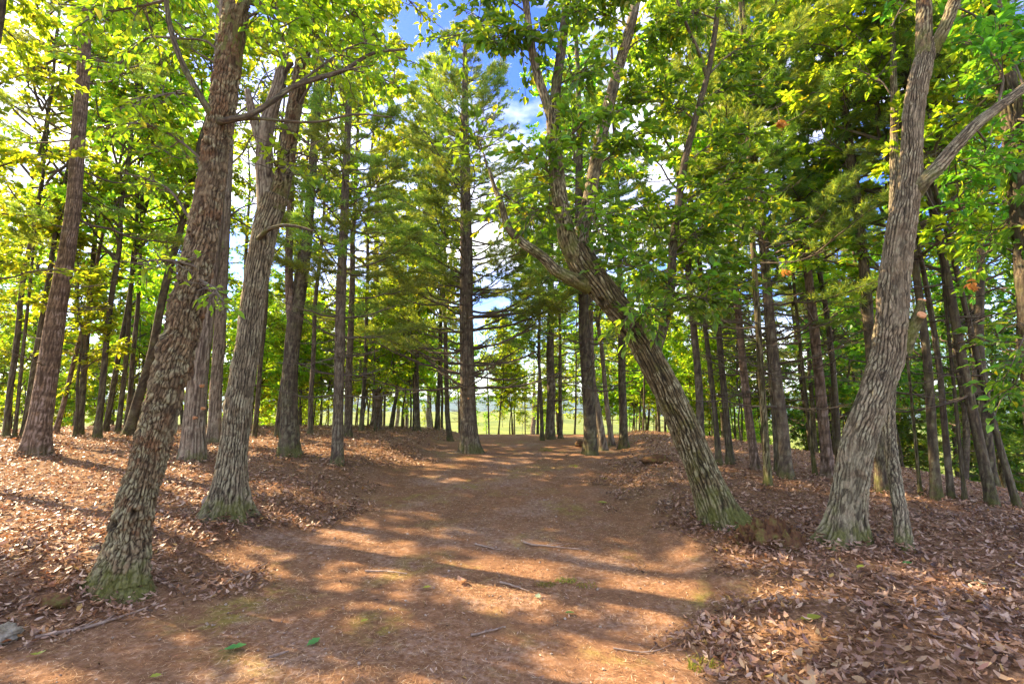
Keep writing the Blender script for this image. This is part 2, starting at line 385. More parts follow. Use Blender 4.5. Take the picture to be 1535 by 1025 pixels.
M['pale_leaf'] = leaf_mat('pale_leaf', [(0, (.34, .46, .25)), (1, (.40, .5, .3))], (1.4, 1.4, 1.2), .3, .25)
M['tan_leaf'] = leaf_mat('tan_leaf', [(0, (.36, .2, .12)), (1, (.45, .28, .18))], (1.4, 1.2, 1), .3, .2)
M['orange_leaf'] = leaf_mat('orange_leaf', [(0, (.45, .17, .05)), (1, (.5, .26, .06))], (1.6, 1.2, .8), .3, .3)

def ground_material():
    m, t, out = new_mat('forest_floor'); tc = N(t, 'ShaderNodeTexCoord'); ob = tc.outputs['Object']
    litter = attr(t, 'litter'); field = attr(t, 'field')
    n1 = noise(t, 1.1, 5, .6, ob); n2 = noise(t, 7, 5, .65, ob); n3 = noise(t, 60, 4, .7, ob); n4 = noise(t, .8, 4, .6, ob, .6); n5 = noise(t, 22, 4, .7, ob)
    soil = ramp(t, [(.3, (.115, .058, .029)), (.5, (.21, .11, .055)), (.7, (.32, .19, .108))], mixc(t, .5, n2.outputs['Fac'], n5.outputs['Fac'])).outputs['Color']
    clay = ramp(t, [(.3, (.22, .145, .10)), (.7, (.38, .28, .21))], n5.outputs['Fac']).outputs['Color']       # bare pale trodden clay
    soil = mixc(t, ramp(t, [(.50, (0, 0, 0)), (.66, (.9, .9, .9))], mixc(t, .4, n1.outputs['Fac'], n5.outputs['Fac'])).outputs['Color'], soil, clay)
    moss = ramp(t, [(.3, (.13, .11, .022)), (.7, (.28, .23, .05))], n5.outputs['Fac']).outputs['Color']
    mm = mth(t, 'MULTIPLY', ramp(t, [(.54, (0, 0, 0)), (.66, (1, 1, 1))], n4.outputs['Fac']).outputs['Color'], ramp(t, [(.42, (0, 0, 0)), (.56, (.8, .8, .8))], n2.outputs['Fac']).outputs['Color'])
    soil = mixc(t, mm, soil, moss)
    lit = ramp(t, [(.3, (.08, .043, .022)), (.5, (.19, .108, .056)), (.7, (.33, .21, .12))], mixc(t, .6, n3.outputs['Fac'], n5.outputs['Fac'])).outputs['Color']
    col = mixc(t, litter, soil, lit)
    gr = ramp(t, [(.35, (.08, .12, .02)), (.65, (.20, .23, .04))], noise(t, .09, 6, .75, ob).outputs['Fac']).outputs['Color']
    col = mixc(t, field, col, gr)
    col = mixc(t, .5, col, mixc(t, 1.0, col, ramp(t, [(.3, (.5, .5, .5)), (.7, (1.45, 1.45, 1.45))], n3.outputs['Fac']).outputs['Color'], 'MULTIPLY'))
    p = N(t, 'ShaderNodeBsdfPrincipled'); p.inputs['Roughness'].default_value = .95; p.inputs['Specular IOR Level'].default_value = .12
    t.links.new(col, p.inputs['Base Color'])
    b = N(t, 'ShaderNodeBump'); b.inputs['Strength'].default_value = .7; b.inputs['Distance'].default_value = .02
    t.links.new(mixc(t, .55, n3.outputs['Fac'], n5.outputs['Fac']), b.inputs['Height']); t.links.new(b.outputs[0], p.inputs['Normal'])
    t.links.new(p.outputs[0], out.inputs['Surface']); return m
M['ground'] = ground_material()
M['hill'] = simple_mat('wooded_hills', (.03, .055, .025), (.06, .09, .035), .004, .95, 0)

# ------------------------------------------------------------------ ground and hills
def bank_mask(x, y):                            # 1 where leaf litter lies thick, 0 on the trodden path
    w = (fbm(np.asarray(x) * .9, np.asarray(y) * .9, 2.0) - .5) * 2.3 + (fbm(np.asarray(x) * 3, np.asarray(y) * 3, 5.0) - .5) * .8
    l = (path_left(y) - x + w) / .7; r = (x - path_right(y) + w) / .6
    return smooth(np.maximum(l, r) + .5) * (1 - .0 * np.asarray(y))
def build_ground():
    a = np.linspace(-1, 1, 160); xs = np.sinh(a * 6.2) / np.sinh(6.2) * 900
    b = np.linspace(0, 1, 400); ys = -12 + (np.sinh(b * 5.6) / np.sinh(5.6)) * 900
    # finer rows where the camera looks
    ys = np.unique(np.concatenate([np.linspace(-12, 1.5, 20), np.linspace(1.5, 13, 170), 13 + np.sinh(np.linspace(0, 1, 90) * 5) / np.sinh(5) * 900]))
    xs = np.unique(np.concatenate([np.linspace(-12, 12, 200), np.sign(a) * (12 + (np.abs(a) * 22) ** 2.2)]))
    X, Y = np.meshgrid(xs, ys); Z = terrain(X, Y)
    fine = np.exp(-np.hypot(X, Y) / 9)
    Z = Z + fine * .016 * (fbm(X * 11, Y * 11, 4.4) - .5)
    mb = MB(); n, m = X.shape
    i = np.arange(n - 1)[:, None] * m; j = np.arange(m - 1)[None]
    Q = np.stack([i + j, i + j + 1, i + m + j + 1, i + m + j], -1).reshape(-1, 4)
    fld = smooth((Y - 33 - 6 * fbm(X * .1, Y * .1, 1.0) - .25 * np.maximum(0, -X - 8) - .5 * np.maximum(0, X - 9)) / 4)
    mb.add(np.stack([X, Y, Z], -1).reshape(-1, 3), None, Q, litter=bank_mask(X, Y).ravel(), field=fld.ravel())
    return tag(link('ground', mb.mesh('ground', M['ground'], True)), kind='structure')
ground = build_ground()
def build_hills():
    mb = MB()
    for k, (Y, hgt, sd_) in enumerate(((1500, 16, 3.3), (2600, 62, 9.1))):
        xs = np.linspace(-5200, 5200, 240); rows = 10
        t = np.linspace(0, 1, rows)
        X, T = np.meshgrid(xs, t)
        top = hgt * (-.25 + 2.1 * fbm(X / 700 + sd_, X * 0 + k, 0., 4)) + 90
        Z = -90 + top * smooth(T) ; Yv = Y + T * 500 + 120 * (fbm(X / 300, T * 3, sd_) - .5)
        n, m = X.shape; i = np.arange(n - 1)[:, None] * m; j = np.arange(m - 1)[None]
        mb.add(np.stack([X, Yv, Z], -1).reshape(-1, 3), None, np.stack([i + j, i + j + 1, i + m + j + 1, i + m + j], -1).reshape(-1, 4))
    return tag(link('hills', mb.mesh('hills', M['hill'], True)), kind='structure')
hills = build_hills()

# ------------------------------------------------------------------ leafy growth
def leafy_spray(wood, leaves, P0, P1, r0, spread, nl, size, rg, sag=.1, t0=.2, twigs=14, flat=.6, thing=None, m=5):
    """a branch from P0 to P1 with side twigs of leaves; leaves is a list that collects (P, D, U, size)"""
    P0 = np.asarray(P0, float); P1 = np.asarray(P1, float); L = np.linalg.norm(P1 - P0); ax = (P1 - P0) / L
    k = max(4, int(L / .25)); t = np.linspace(0, 1, k)
    wob = np.stack([np.interp(t, np.linspace(0, 1, 5), np.concatenate([[0], rg.normal(0, .05 * L, 3), [0]])) for _ in range(3)], 1)
    P = P0 + (P1 - P0) * t[:, None] + wob; P[:, 2] += sag * L * np.sin(np.pi * t)
    tube(wood, P, r0 * (1 - .8 * t) + .002, m, k * 2, plate=.7, pid=.5, hgt=9)
    per = max(2, int(nl / twigs))
    for q in range(twigs):
        tt = t0 + (1 - t0) * (q + rg.random()) / twigs
        b = np.array([np.interp(tt, t, P[:, c]) for c in range(3)])
        d = rg.normal(0, 1, 3); d[2] *= flat; d = unit(d + ax * .55)
        l = spread * (.45 + .75 * rg.random()) * (1.1 - .35 * tt)
        s = np.linspace(0, 1, 5); tw = b + d * l * s[:, None]; tw[:, 2] -= .12 * l * s ** 2; tw += rg.normal(0, .02, (5, 3)) * s[:, None]
        tube(wood, tw, (.0065 * (1 - .7 * s) + .0012) * min(1, r0 / .012), 3, plate=.7, pid=.5, hgt=9)
        u = np.sqrt(rg.random(per)); pos = np.stack([np.interp(u, s, tw[:, c]) for c in range(3)], 1)
        side = rg.normal(0, 1, (per, 3)); side[:, 2] *= .5
        D = unit(d + side * .9 + [0, 0, -.28]); U = unit(rg.normal(0, .45, (per, 3)) + [0, 0, 1])
        pos = pos + unit(side) * rg.uniform(0, .05, (per, 1))
        leaves.append((pos, D, U, size * rg.uniform(.65, 1.25, per)))
def leaf_mesh(name, leaves, mat, simple=False, width=.55, fold=.14):
    P, D, U, s = [np.concatenate([l[k] for l in leaves]) for k in range(4)]
    mb = MB(); V, T = leaf_arrays(P, D, U, s, width, fold, simple, .12); mb.add(V, T); return mb.mesh(name, mat)

# ------------------------------------------------------------------ pine boughs
def bough(L, rg, live=.5, dens=1.0, droop=.06):
    """one pine branch along +X: returns wood MB and needle triangles (V, T)"""
    wood = MB(); k = 9; t = np.linspace(0, 1, k)
    P = np.stack([L * t, np.interp(t, [0, .35, .7, 1], [0, *rg.normal(0, .05 * L, 3)]), droop * L * (np.sin(np.pi * t * .9) * -1 + 1.3 * t ** 2.2) + rg.normal(0, .012 * L, k) * (t > 0)], 1)
    tube(wood, P, (.006 + .0075 * L) * (1 - .82 * t) + .0015, 4, plate=.7, pid=.4, hgt=9)
    ND = []
    ns = max(5, int(L * 9))
    for q in range(ns):
        tt = .22 + .78 * (q + rg.random()) / ns
        if rg.random() > .8: continue
        b = np.array([np.interp(tt, t, P[:, c]) for c in range(3)])
        sd_ = 1 if q % 2 else -1
        d = unit(np.array([.75 + .3 * rg.random(), sd_ * (.55 + .5 * rg.random()), rg.normal(.12, .2)]))
        l = L * .36 * (1.15 - tt) * (.6 + .7 * rg.random()) + .10
        s = np.linspace(0, 1, 4); tw = b + d * l * s[:, None]; tw[:, 2] += .08 * l * s ** 2
        tube(wood, tw, .0045 * (1 - .7 * s) + .001, 3, plate=.7, pid=.4, hgt=9)
        if tt > 1 - live - .12:
            nb = max(2, int(l * 13 * dens) + 1)
            for e in range(nb):
                u = .25 + .75 * (e + rg.random()) / nb; ND.append((b + d * l * u + [0, 0, .08 * l * u * u], d))
            if rg.random() < .7:
                for sg in (1, -1):
                    d2 = unit(d + np.cross(d, [0, 0, 1]) * sg * .8); l2 = l * .45
                    for e in range(2): ND.append((b + d * l * .55 + d2 * l2 * (.5 + .5 * e), d2))
    if live > 0:
        for e in range(5): ND.append((P[-1] + [-.04 * e, 0, 0], np.array([1., 0, .15])))
    if not ND: return wood, None
    C = np.array([a for a, b in ND]); Dd = unit(np.array([b for a, b in ND])); nn = 17; n = len(C)
    C = np.repeat(C, nn, 0); Dd = np.repeat(Dd, nn, 0)
    dirs = unit(Dd * .85 + rg.normal(0, .55, (n * nn, 3)) + [0, 0, .12]); ln = rg.uniform(.08, .15, (n * nn, 1))
    C = C + rg.normal(0, .014, C.shape)
    X = unit(np.cross(dirs, rg.normal(0, 1, C.shape))) * .0052
    V = np.stack([C - X, C + X, C + dirs * ln + [0, 0, 0]], 1).reshape(-1, 3); T = np.arange(len(V)).reshape(-1, 3)
    return wood, (V, T)
def xform(V, M3, o): return V @ np.asarray(M3).T + o
def aim(az, el):
    ca, sa, ce, se = math.cos(az), math.sin(az), math.cos(el), math.sin(el)
    return np.array([[ca * ce, -sa, -ca * se], [sa * ce, ca, -sa * se], [se, 0, ce]])
rb = np.random.default_rng(5)
BOUGH = [bough(1.0, rb, l, 1.0) for l in (.62, .66, .58, .72, .65)] + [bough(1.0, rb, 0, 1) for _ in range(3)]
BIG = [bough(2.0, rb, l, 1.0) for l in (.5, .55, .45, .6)]
def pine_variant(H, rg, live_h, dead_h, reach, dens=1.0, taper_top=.9):
    """trunk MB, branch-wood MB, needle MB of a forest pine H tall"""
    tr = MB(); z = np.linspace(-.25, H, 14); wob = np.cumsum(rg.normal(0, .022, (14, 2)), 0); wob -= wob[0]
    r = .125 * (1 - np.clip(z, 0, H) / H) ** .8 + .012
    bark_tube(tr, np.column_stack([wob, z]), r, 22, .09, .05, .16, .009, .004, .55, .2, seed=int(rg.integers(99)), base=.25, bump=.012)
    wd = MB(); nd = MB(); h = dead_h
    while h < H - .25:
        live = h > live_h * rg.uniform(.85, 1.15)
        whorl = int(rg.integers(3, 6)); a0 = rg.random() * 6.28
        for q in range(whorl):
            if rg.random() < .28: continue
            az = a0 + q * 6.28 / whorl + rg.normal(0, .25)
            f = (H - h) / (H - live_h) if live else 1
            L = reach * (min(1, f) ** .75) * rg.uniform(.5, 1.1) if live else reach * rg.uniform(.25, .75)
            L = max(L, .35)
            el = rg.normal(.12, .12) + (.55 * max(0, 1 - f) if live else -.05)
            c = np.array([np.interp(h, z, wob[:, 0]), np.interp(h, z, wob[:, 1]), h + rg.normal(0, .05)])
            if live: w, n = BIG[int(rg.integers(4))] if L > 1.3 else BOUGH[int(rg.integers(5))]; s = L / (2.0 if L > 1.3 else 1.0)
            else: w, n = BOUGH[5 + int(rg.integers(3))]; s = L
            m3 = aim(az, el) * s
            for V, Q, T in [(np.concatenate(w.v), w.f4, w.f3)]:
                wd.add(xform(V, m3, c), np.concatenate(T) if T else None, np.concatenate(Q), plate=.7, pid=.4, hgt=9)
            if n is not None: nd.add(xform(n[0], m3 if s < 1.4 else m3, c), n[1])
        h += rg.uniform(.28, .5) if live else rg.uniform(.22, .5)
    return tr, wd, nd
def broad_variant(H, rg, crown_h, reach, nbr, nleaf, size, lean=.03, r0=.09, multi=1):
    tr = MB(); wd = MB(); lv = []
    z = np.linspace(-.25, H * .93, 12)
    for s in range(multi):
        wob = np.cumsum(rg.normal(0, .05, (12, 2)), 0); wob -= wob[0]
        if multi > 1: wob += np.outer(np.clip((z - .1) / H, 0, 1), rg.normal(0, 1.0, 2)) + (rg.normal(0, .12, 2))
        r = r0 * (1 - np.clip(z, 0, H) / H) ** .85 + .01
        bark_tube(tr, np.column_stack([wob, z]), r, 14, .11, .05, .14, .007, .003, .5, .2, seed=int(rg.integers(99)), base=.25, bump=.012)
        for q in range(nbr // multi):
            h = crown_h + (H * .9 - crown_h) * (q + rg.random()) / (nbr // multi)
            c = np.array([np.interp(h, z, wob[:, 0]), np.interp(h, z, wob[:, 1]), h])
            az = rg.random() * 6.28; f = 1 - .55 * max(0, (h - crown_h) / (H - crown_h)) ** 1.5
            L = reach * f * rg.uniform(.55, 1.15); el = rg.normal(.45, .25)
            e = c + L * np.array([math.cos(az) * math.cos(el), math.sin(az) * math.cos(el), math.sin(el)])
            leafy_spray(wd, lv, c, e, .014 + .008 * L, .28 + .3 * L * .6, int(nleaf / nbr), size, rg, .05, .3, 9, .6, m=4)
    return tr, wd, lv

PINE = []; BROAD = []; YOUNG = []
rv = np.random.default_rng(21)
for k, (H, lh, dh, re) in enumerate(((13.5, 3.6, 1.6, 2.3), (15, 4.8, 1.9, 2.1), (12.5, 3.0, 1.4, 2.5), (14.5, 5.6, 2.2, 2.0))):
    a, b, c = pine_variant(H, rv, lh, dh, re)
    PINE.append((H, a.mesh('pine_trunk', M['bark_pine'], True), b.mesh('pine_branches', M['twig'], False), c.mesh('pine_needles', M['needle'])))
for k, (H, ch, re) in enumerate(((13, 3.6, 2.0), (14.5, 5.0, 2.2), (12, 3.0, 1.8), (13.5, 4.2, 2.2))):
    a, b, l = broad_variant(H, rv, ch, re, 38, 9500, .125)
    BROAD.append((H, a.mesh('broadleaf_trunk', M['bark_dark'], True), b.mesh('broadleaf_branches', M['twig'], False), leaf_mesh('broadleaf_leaves', l, M['leaf_far'], True, .62)))
a, b, l = broad_variant(13.5, rv, 4.5, 1.9, 26, 2900, .13)
BROAD.append((13.5, a.mesh('broadleaf_trunk', M['bark_dark'], True), b.mesh('broadleaf_branches', M['twig'], False), leaf_mesh('broadleaf_leaves', l, M['leaf_far'], True, .62)))
for k, (H, ch, re, mu) in enumerate(((5.5, 1.3, 1.2, 1), (4.6, 1.1, 1.3, 2), (6.5, 1.8, 1.2, 1))):
    a, b, l = broad_variant(H, rv, ch, re, 28, 5000, .12, r0=.035, multi=mu)
    YOUNG.append((H, a.mesh('sapling_trunk', M['bark_dark'], True), b.mesh('sapling_branches', M['twig'], False), leaf_mesh('sapling_leaves', l, M['leaf_far'], True, .62)))
TRUNK_R = {'pine': .137, 'broad': .10, 'young': .045}
_mm = {}
def with_mat(me, key):
    """the same mesh data with another bark on it"""
    if key is None: return me
    k = (me.name, key)
    if k not in _mm:
        c = me.copy(); c.materials[0] = M[key]; _mm[k] = c
    return _mm[k]
def forest_tree(kind, v, base, h, rad, rz, lean, label, group=None, bark=None, leafmat=None, name=None):
    """one more tree of the forest: an Empty with trunk, branches and crown that share their meshes with trees alike"""
    H, tm, bm_, lm = {'pine': PINE, 'broad': BROAD, 'young': YOUNG}[kind][v]
    nm = name or {'pine': 'pine_tree', 'broad': 'broadleaf_tree', 'young': 'sapling'}[kind]
    r = empty(nm, base, label, 'tree', group); s = h / H
    r.rotation_euler = Euler((R(lean[1]), R(lean[0]), 0)); r.scale = (s, s, s)
    t = link('trunk', with_mat(tm, bark), r); t.rotation_euler.z = rz; kx = rad / (TRUNK_R[kind] * s); t.scale = (kx, kx, 1)
    b = link('branches', bm_, r); b.rotation_euler.z = rz
    c = link('crown', with_mat(lm, leafmat), r); c.rotation_euler.z = rz
    if kx != 1: pass
    return r

# ------------------------------------------------------------------ the four big oaks and their neighbours, each traced to its own place
def trunk_path(pts, Y, dy=None):
    """photo points (px, py, width) on the plane Y metres ahead -> positions and radii"""
    P = []; rad = []
    for k, (px, py, w) in enumerate(pts):
        y = Y + (dy[k] if dy else 0); p = at(px, py, y); P.append(p); rad.append(px_radius(p, w))
    return np.array(P), np.array(rad)
def rooted(pts, sink=.3, dy=None):
    b = ground_at(*pts[0][:2]); P, rad = trunk_path(pts, b[1], dy)
    d = unit(P[1] - P[0]); P = np.vstack([P[0] - d * sink, P]); rad = np.concatenate([[rad[0]], rad]); return b, P, rad
class Tree:
    def __init__(s, name, base, label, group=None):
        s.root = empty(name, base, label, 'tree', group); s.o = np.array(base, float); s.leaves = []; s.rg = np.random.default_rng(abs(hash(label)) % 1 + len(label) * 7)
    def local(s, P): return np.asarray(P, float) - s.o
    def part(s, name, mb, mat, smooth_=True): return link(name, mb.mesh(name, M[mat], smooth_), s.root)
    def limb(s, name, P, rad, m, step, mat, top=0, **kw):
        """top: the last points lie above the picture and are modelled coarsely"""
        mb = MB(); P = s.local(P); n = len(P) - top
        bark_tube(mb, P[:n], rad[:n], m, step, **kw)
        if top: bark_tube(mb, P[n - 2:], rad[n - 2:] * .97, 20, .1, **{**kw, 'flare': 0})
        return s.part(name, mb, mat)
    def branch(s, P0, P1, r0, spread, nl, size, parent_mat='twig', **kw):
        mb = MB(); leafy_spray(mb, s.leaves, s.local(P0), s.local(P1), r0, spread, nl, size, s.rg, **kw); return s.part('branch', mb, parent_mat, False)
    def crown(s, mat, singles=0, width=.58):
        """leaves as the crown; the ones that show largest from the path are leaf parts of their own"""
        P, D, U, sz = [np.concatenate([l[k] for l in s.leaves]) for k in range(4)]
        keep = np.ones(len(P), bool)
        w = P + s.o; dep = w[:, 1]; 
        sx = w[:, 0] / np.maximum(dep, .1); sy = (w[:, 2] - EYE) / np.maximum(dep, .1)
        vis = (np.abs(sx) < .97) & (sy < .76) & (dep > .5)
        order = np.argsort(np.where(vis, -sz / np.maximum(dep, .1), 0))[:singles]
        keep[order] = False
        c = link('crown', leaf_mesh('crown', [(P[keep], D[keep], U[keep], sz[keep])], M[mat], False, width), s.root)
        if singles:
            lib = []
            for f, cu in ((.1, .05), (.18, .16), (.14, .28)):
                mb = MB(); V, T = leaf_arrays(np.zeros((1, 3)), np.array([[1., 0, 0]]), np.array([[0, 0, 1.]]), [1.0], width, f, False, cu); mb.add(V, T); lib.append(mb.mesh('leaf', M[mat]))
            for k, i in enumerate(order):
                o = link('leaf', lib[k % 3], c); x = Vector(D[i]).normalized(); y = Vector(U[i]).cross(x).normalized(); z = x.cross(y)
                m4 = Matrix((x, y, z)).transposed().to_4x4(); m4.translation = Vector(P[i]); o.matrix_local = m4 @ Matrix.Scale(float(sz[i]), 4)
        return c

# A: shaggy oak nearest on the left
ptsA = [(178, 880, 72), (192, 820, 70), (206, 750, 63), (224, 684, 59), (247, 590, 58), (272, 500, 57), (290, 420, 54), (306, 342, 48), (318, 265, 45), (329, 187, 43), (342, 100, 42), (357, 0, 39), (372, -110, 36), (380, -260, 30), (395, -480, 22), (400, -800, 12)]
b, P, rad = rooted(ptsA); YA = b[1]; rad = rad * .94
A = Tree('oak_tree', b, 'shaggy leaning oak with peeling brown bark, closest trunk on the left beside the path')
A.limb('trunk', P, rad, 132, .0125, 'bark_scaly', top=4, mode='flake', cw=.034, ch=.085, depth=.011, flaky=.011, flare=.75, flare_h=.17, seed=3, base=.3, bump=.025)
def limb_px(T, name, pts, Y, mat, dy=None, m=10, step=.04, **kw):
    P, rad = trunk_path(pts, Y, dy); T.limb(name, P, rad, m, step, mat, **{**dict(cw=.03, ch=.06, depth=.004, flaky=.003, bump=.006), **kw}); return P, rad
limb_px(A, 'limb', [(322, 185, 16), (312, 165, 12), (300, 145, 11), (272, 92, 10), (256, 45, 9), (249, 0, 8), (246, -80, 6)], YA, 'bark_dark', [0, -.1, -.14, -.2, -.25, -.3, -.4], 16, .03)
limb_px(A, 'limb', [(318, 183, 14), (345, 180, 11), (372, 174, 10), (405, 154, 9), (440, 130, 8.5), (478, 117, 8), (512, 107, 7), (560, 80, 5), (610, 74, 3)], YA, 'bark_dark', [0, -.15, -.16, -.12, -.05, 0, .1, .2, .3], 14, .03)
limb_px(A, 'limb', [(340, 181, 8), (385, 178, 5), (430, 182, 4.5), (475, 183, 4), (530, 172, 3.5), (590, 176, 2)], YA, 'bark_dark', [-.1, -.1, 0, .05, .1, .1], 8, .05)
def px_branch(T, a, b_, Y, dy0, dy1, r0, spread, nl, size, **kw):
    T.branch(at(*a, Y + dy0), at(*b_, Y + dy1), r0, spread, nl, size, **kw)
for (a, b_, d0, d1, sp, nl) in [((352, 40, ), (470, 20), 0, .3, .5, 170), ((357, 0), (560, 40), 0, .6, .6, 200), ((365, -40), (600, 90), 0, .9, .55, 170), ((440, 130), (560, 60), 0, .3, .4, 90),
                                ((478, 117), (600, 130), .0, .5, .4, 80), ((360, -20), (430, 70), 0, -.3, .4, 100), ((300, 145), (190, 150), -.1, -.2, .35, 60), ((313, 250), (150, 190), 0, .3, .4, 80),
                                ((345, 100), (120, 80), 0, .8, .5, 120), ((370, -80), (180, -10), 0, -.4, .6, 160), ((249, 0), (130, 30), -.3, -.2, .5, 110), ((285, 330), (190, 260), 0, .2, .3, 26),
                                ((375, -200), (520, -80), 0, .2, .7, 160), ((372, -110), (480, -20), 0, -.6, .5, 130),
                                ((295, 400), (200, 395), -.1, -.3, .25, 12), ((300, 420), (345, 470), -.1, -.4, .2, 12)]:
    px_branch(A, a, b_, YA, d0, d1, .012, sp * .9, int(nl * 2.3), .078, twigs=18)
A.crown('leaf_sunny', 150)
# pruned knot cuts on the pale trunk behind it
ptsA2 = [(289, 690, 36), (292, 620, 33), (299, 545, 31), (308, 470, 29), (316, 400, 27), (322, 340, 25), (326, 270, 23), (328, 200, 21), (330, 100, 18), (333, -50, 14), (335, -250, 8)]
b, P, rad = rooted(ptsA2); YA2 = b[1]
A2 = Tree('hardwood_tree', b, 'pale straight trunk with orange knot scars half behind the shaggy leaning oak')
A2.limb('trunk', P, rad, 56, .03, 'bark_pale', cw=.035, ch=.3, depth=.010, flaky=.002, flare=.3, seed=8, base=.3)
for (px, py) in ((301, 578), (303, 612), (291, 626)):
    p = at(px, py, YA2 - 1.02 * px_radius(at(px, py, YA2), float(np.interp(-py, [-q[1] for q in ptsA2], [q[2] for q in ptsA2])))); mb = MB(); k = rng.integers(5, 9)
    th = np.arange(12) / 12 * 6.283; rr = .017 * (1 + .25 * np.sin(th * 3 + px))
    for q, (s, d) in enumerate(((1.35, .05), (1.2, -.012), (.9, -.02), (.75, -.005), (0.02, 0.004))):
        pass
    V = np.concatenate([np.stack([rr * s * np.cos(th), np.full(12, d), rr * s * 1.1 * np.sin(th)], 1) for s, d in ((1.4, .07), (1.25, -.012), (.95, -.022), (.7, -.004), (.02, .002))])
    mb.add(V + p - A2.o, None, ring_quads(5, 12)); A2.part('knot_scar', mb, 'cut')
for (a, b_, d0, d1, nl) in [((328, 200), (430, 100), 0, .6, 160), ((330, 100), (230, 20), 0, .5, 160), ((332, 0), (420, -60), 0, -.5, 120), ((326, 280), (240, 215), 0, .5, 90)]:
    px_branch(A2, a, b_, YA2, d0, d1, .02, .7, int(nl * .55), .10)
A2.crown('leaf_sunny', 0)
ptsA3 = [(320, 664, 20), (324, 580, 19), (329, 500, 18), (333, 420, 17), (337, 340, 16), (342, 250, 14), (346, 150, 12), (350, 0, 9), (352, -150, 5)]
b, P, rad = rooted(ptsA3)
A3 = Tree('hardwood_tree', b, 'slim pale trunk with a swollen knot, seen between the two big left oaks')
A3.limb('trunk', P, rad, 36, .05, 'bark_pale', cw=.04, ch=.25, depth=.008, flaky=.002, flare=.3, seed=18, base=.3)
for (a, b_, nl) in [((342, 250), (420, 190), 130), ((346, 150), (280, 90), 150), ((349, 40), (420, -20), 150), ((338, 330), (410, 300), 80)]: px_branch(A3, a, b_, b[1], 0, .5, .02, .8, int(nl * .6), .10)
A3.crown('leaf_far', 0)

# B: second oak, forked, with a dead broken stem
ptsB = [(338, 772, 50), (343, 735, 47), (348, 690, 43), (357, 610, 40), (372, 510, 38), (383, 425, 37), (398, 345, 38), (413, 295, 38)]
b, P, rad = rooted(ptsB); YB = b[1]
B = Tree('oak_tree', b, 'forked oak with mossy foot and dead broken stem on the left leaf bank')
B.limb('trunk', P, rad, 120, .013, 'bark_grey', mode='ridge', cw=.034, ch=.12, depth=.013, flaky=.007, flare=.75, flare_h=.22, seed=5, base=.3, bump=.03, tip=True)
limb_px(B, 'dead_stem', [(400, 330, 32), (399, 290, 29), (396, 240, 26), (398, 200, 24), (408, 160, 22), (419, 125, 20), (424, 103, 17), (436, 92, 13)], YB, 'bark_pale', None, 40, .02, depth=.006, ch=.2)
limb_px(B, 'dead_stub', [(397, 230, 17), (385, 195, 15), (376, 160, 13), (371, 135, 9)], YB, 'bark_pale', [0, -.02, -.05, -.06], 20, .03)
limb_px(B, 'limb', [(411, 315, 32), (424, 270, 26), (432, 220, 24), (440, 170, 23), (449, 120, 22), (457, 70, 20), (466, 0, 17), (478, -120, 13), (490, -300, 8)], YB, 'bark_scaly', None, 44, .02, depth=.010, flaky=.007)
limb_px(B, 'limb', [(388, 358, 10), (403, 344, 7), (426, 338, 5.5), (452, 341, 4), (470, 346, 2.5)], YB, 'bark_dark', [-.12, -.3, -.4, -.45, -.5], 12, .04)
for (a, b_, d0, d1, nl) in [((440, 170), (520, 60), 0, .3, 170), ((457, 70), (560, 10), 0, .4, 200), ((466, 0), (400, -60), 0, -.3, 190), ((466, 0), (580, -60), 0, .3, 220), ((470, -40), (640, 30), 0, 1.4, 120), ((474, -90), (625, -40), 0, .9, 130), ((478, -120), (560, -200), 0, 0, 120), ((449, 120), (380, 60), 0, .5, 120), ((432, 230), (480, 240), 0, .4, 50), ((455, 80), (500, 130), 0, -.5, 80), ((424, 270), (410, 240), -.1, -.4, 40)]:
    px_branch(B, a, b_, YB, d0, d1, .016, .65, int(nl * 1.6), .11, twigs=17)
B.crown('leaf_sunny', 60)

# C: twin-stemmed dark tree
ptsC = [(434, 684, 29), (434, 640, 26), (434, 580, 24), (438, 520, 23), (444, 470, 23)]
b, P, rad = rooted(ptsC); YC = b[1]
C_ = Tree('hardwood_tree', b, 'twin stemmed dark mossy trunk with a narrow fork, right of the forked oak')
C_.limb('trunk', P, rad, 40, .03, 'bark_dark', cw=.05, ch=.15, depth=.012, flare=.4, seed=15, base=.3)
limb_px(C_, 'stem', [(440, 500, 16), (435, 455, 14), (433, 400, 12), (434, 342, 11), (437, 270, 10), (441, 200, 8), (447, 60, 6), (450, -80, 4)], YC, 'bark_red', None, 22, .05)
limb_px(C_, 'stem', [(443, 480, 20), (452, 430, 17), (459, 375, 16), (464, 310, 15), (470, 230, 13), (478, 130, 11), (486, 0, 9), (495, -150, 6)], YC, 'bark_dark', None, 22, .05)
for (a, b_, d1, nl) in [((464, 310), (520, 260), .6, 160), ((470, 230), (400, 190), .6, 170), ((478, 130), (560, 90), .8, 190), ((441, 200), (380, 160), .5, 160), ((486, 0), (420, -60), 0, 200), ((490, -60), (570, -120), 0, 200), ((437, 270), (470, 300), -.8, 120)]:
    px_branch(C_, a, b_, YC, 0, d1, .025, .9, int(nl * .55), .105)
C_.crown('leaf_far', 0)

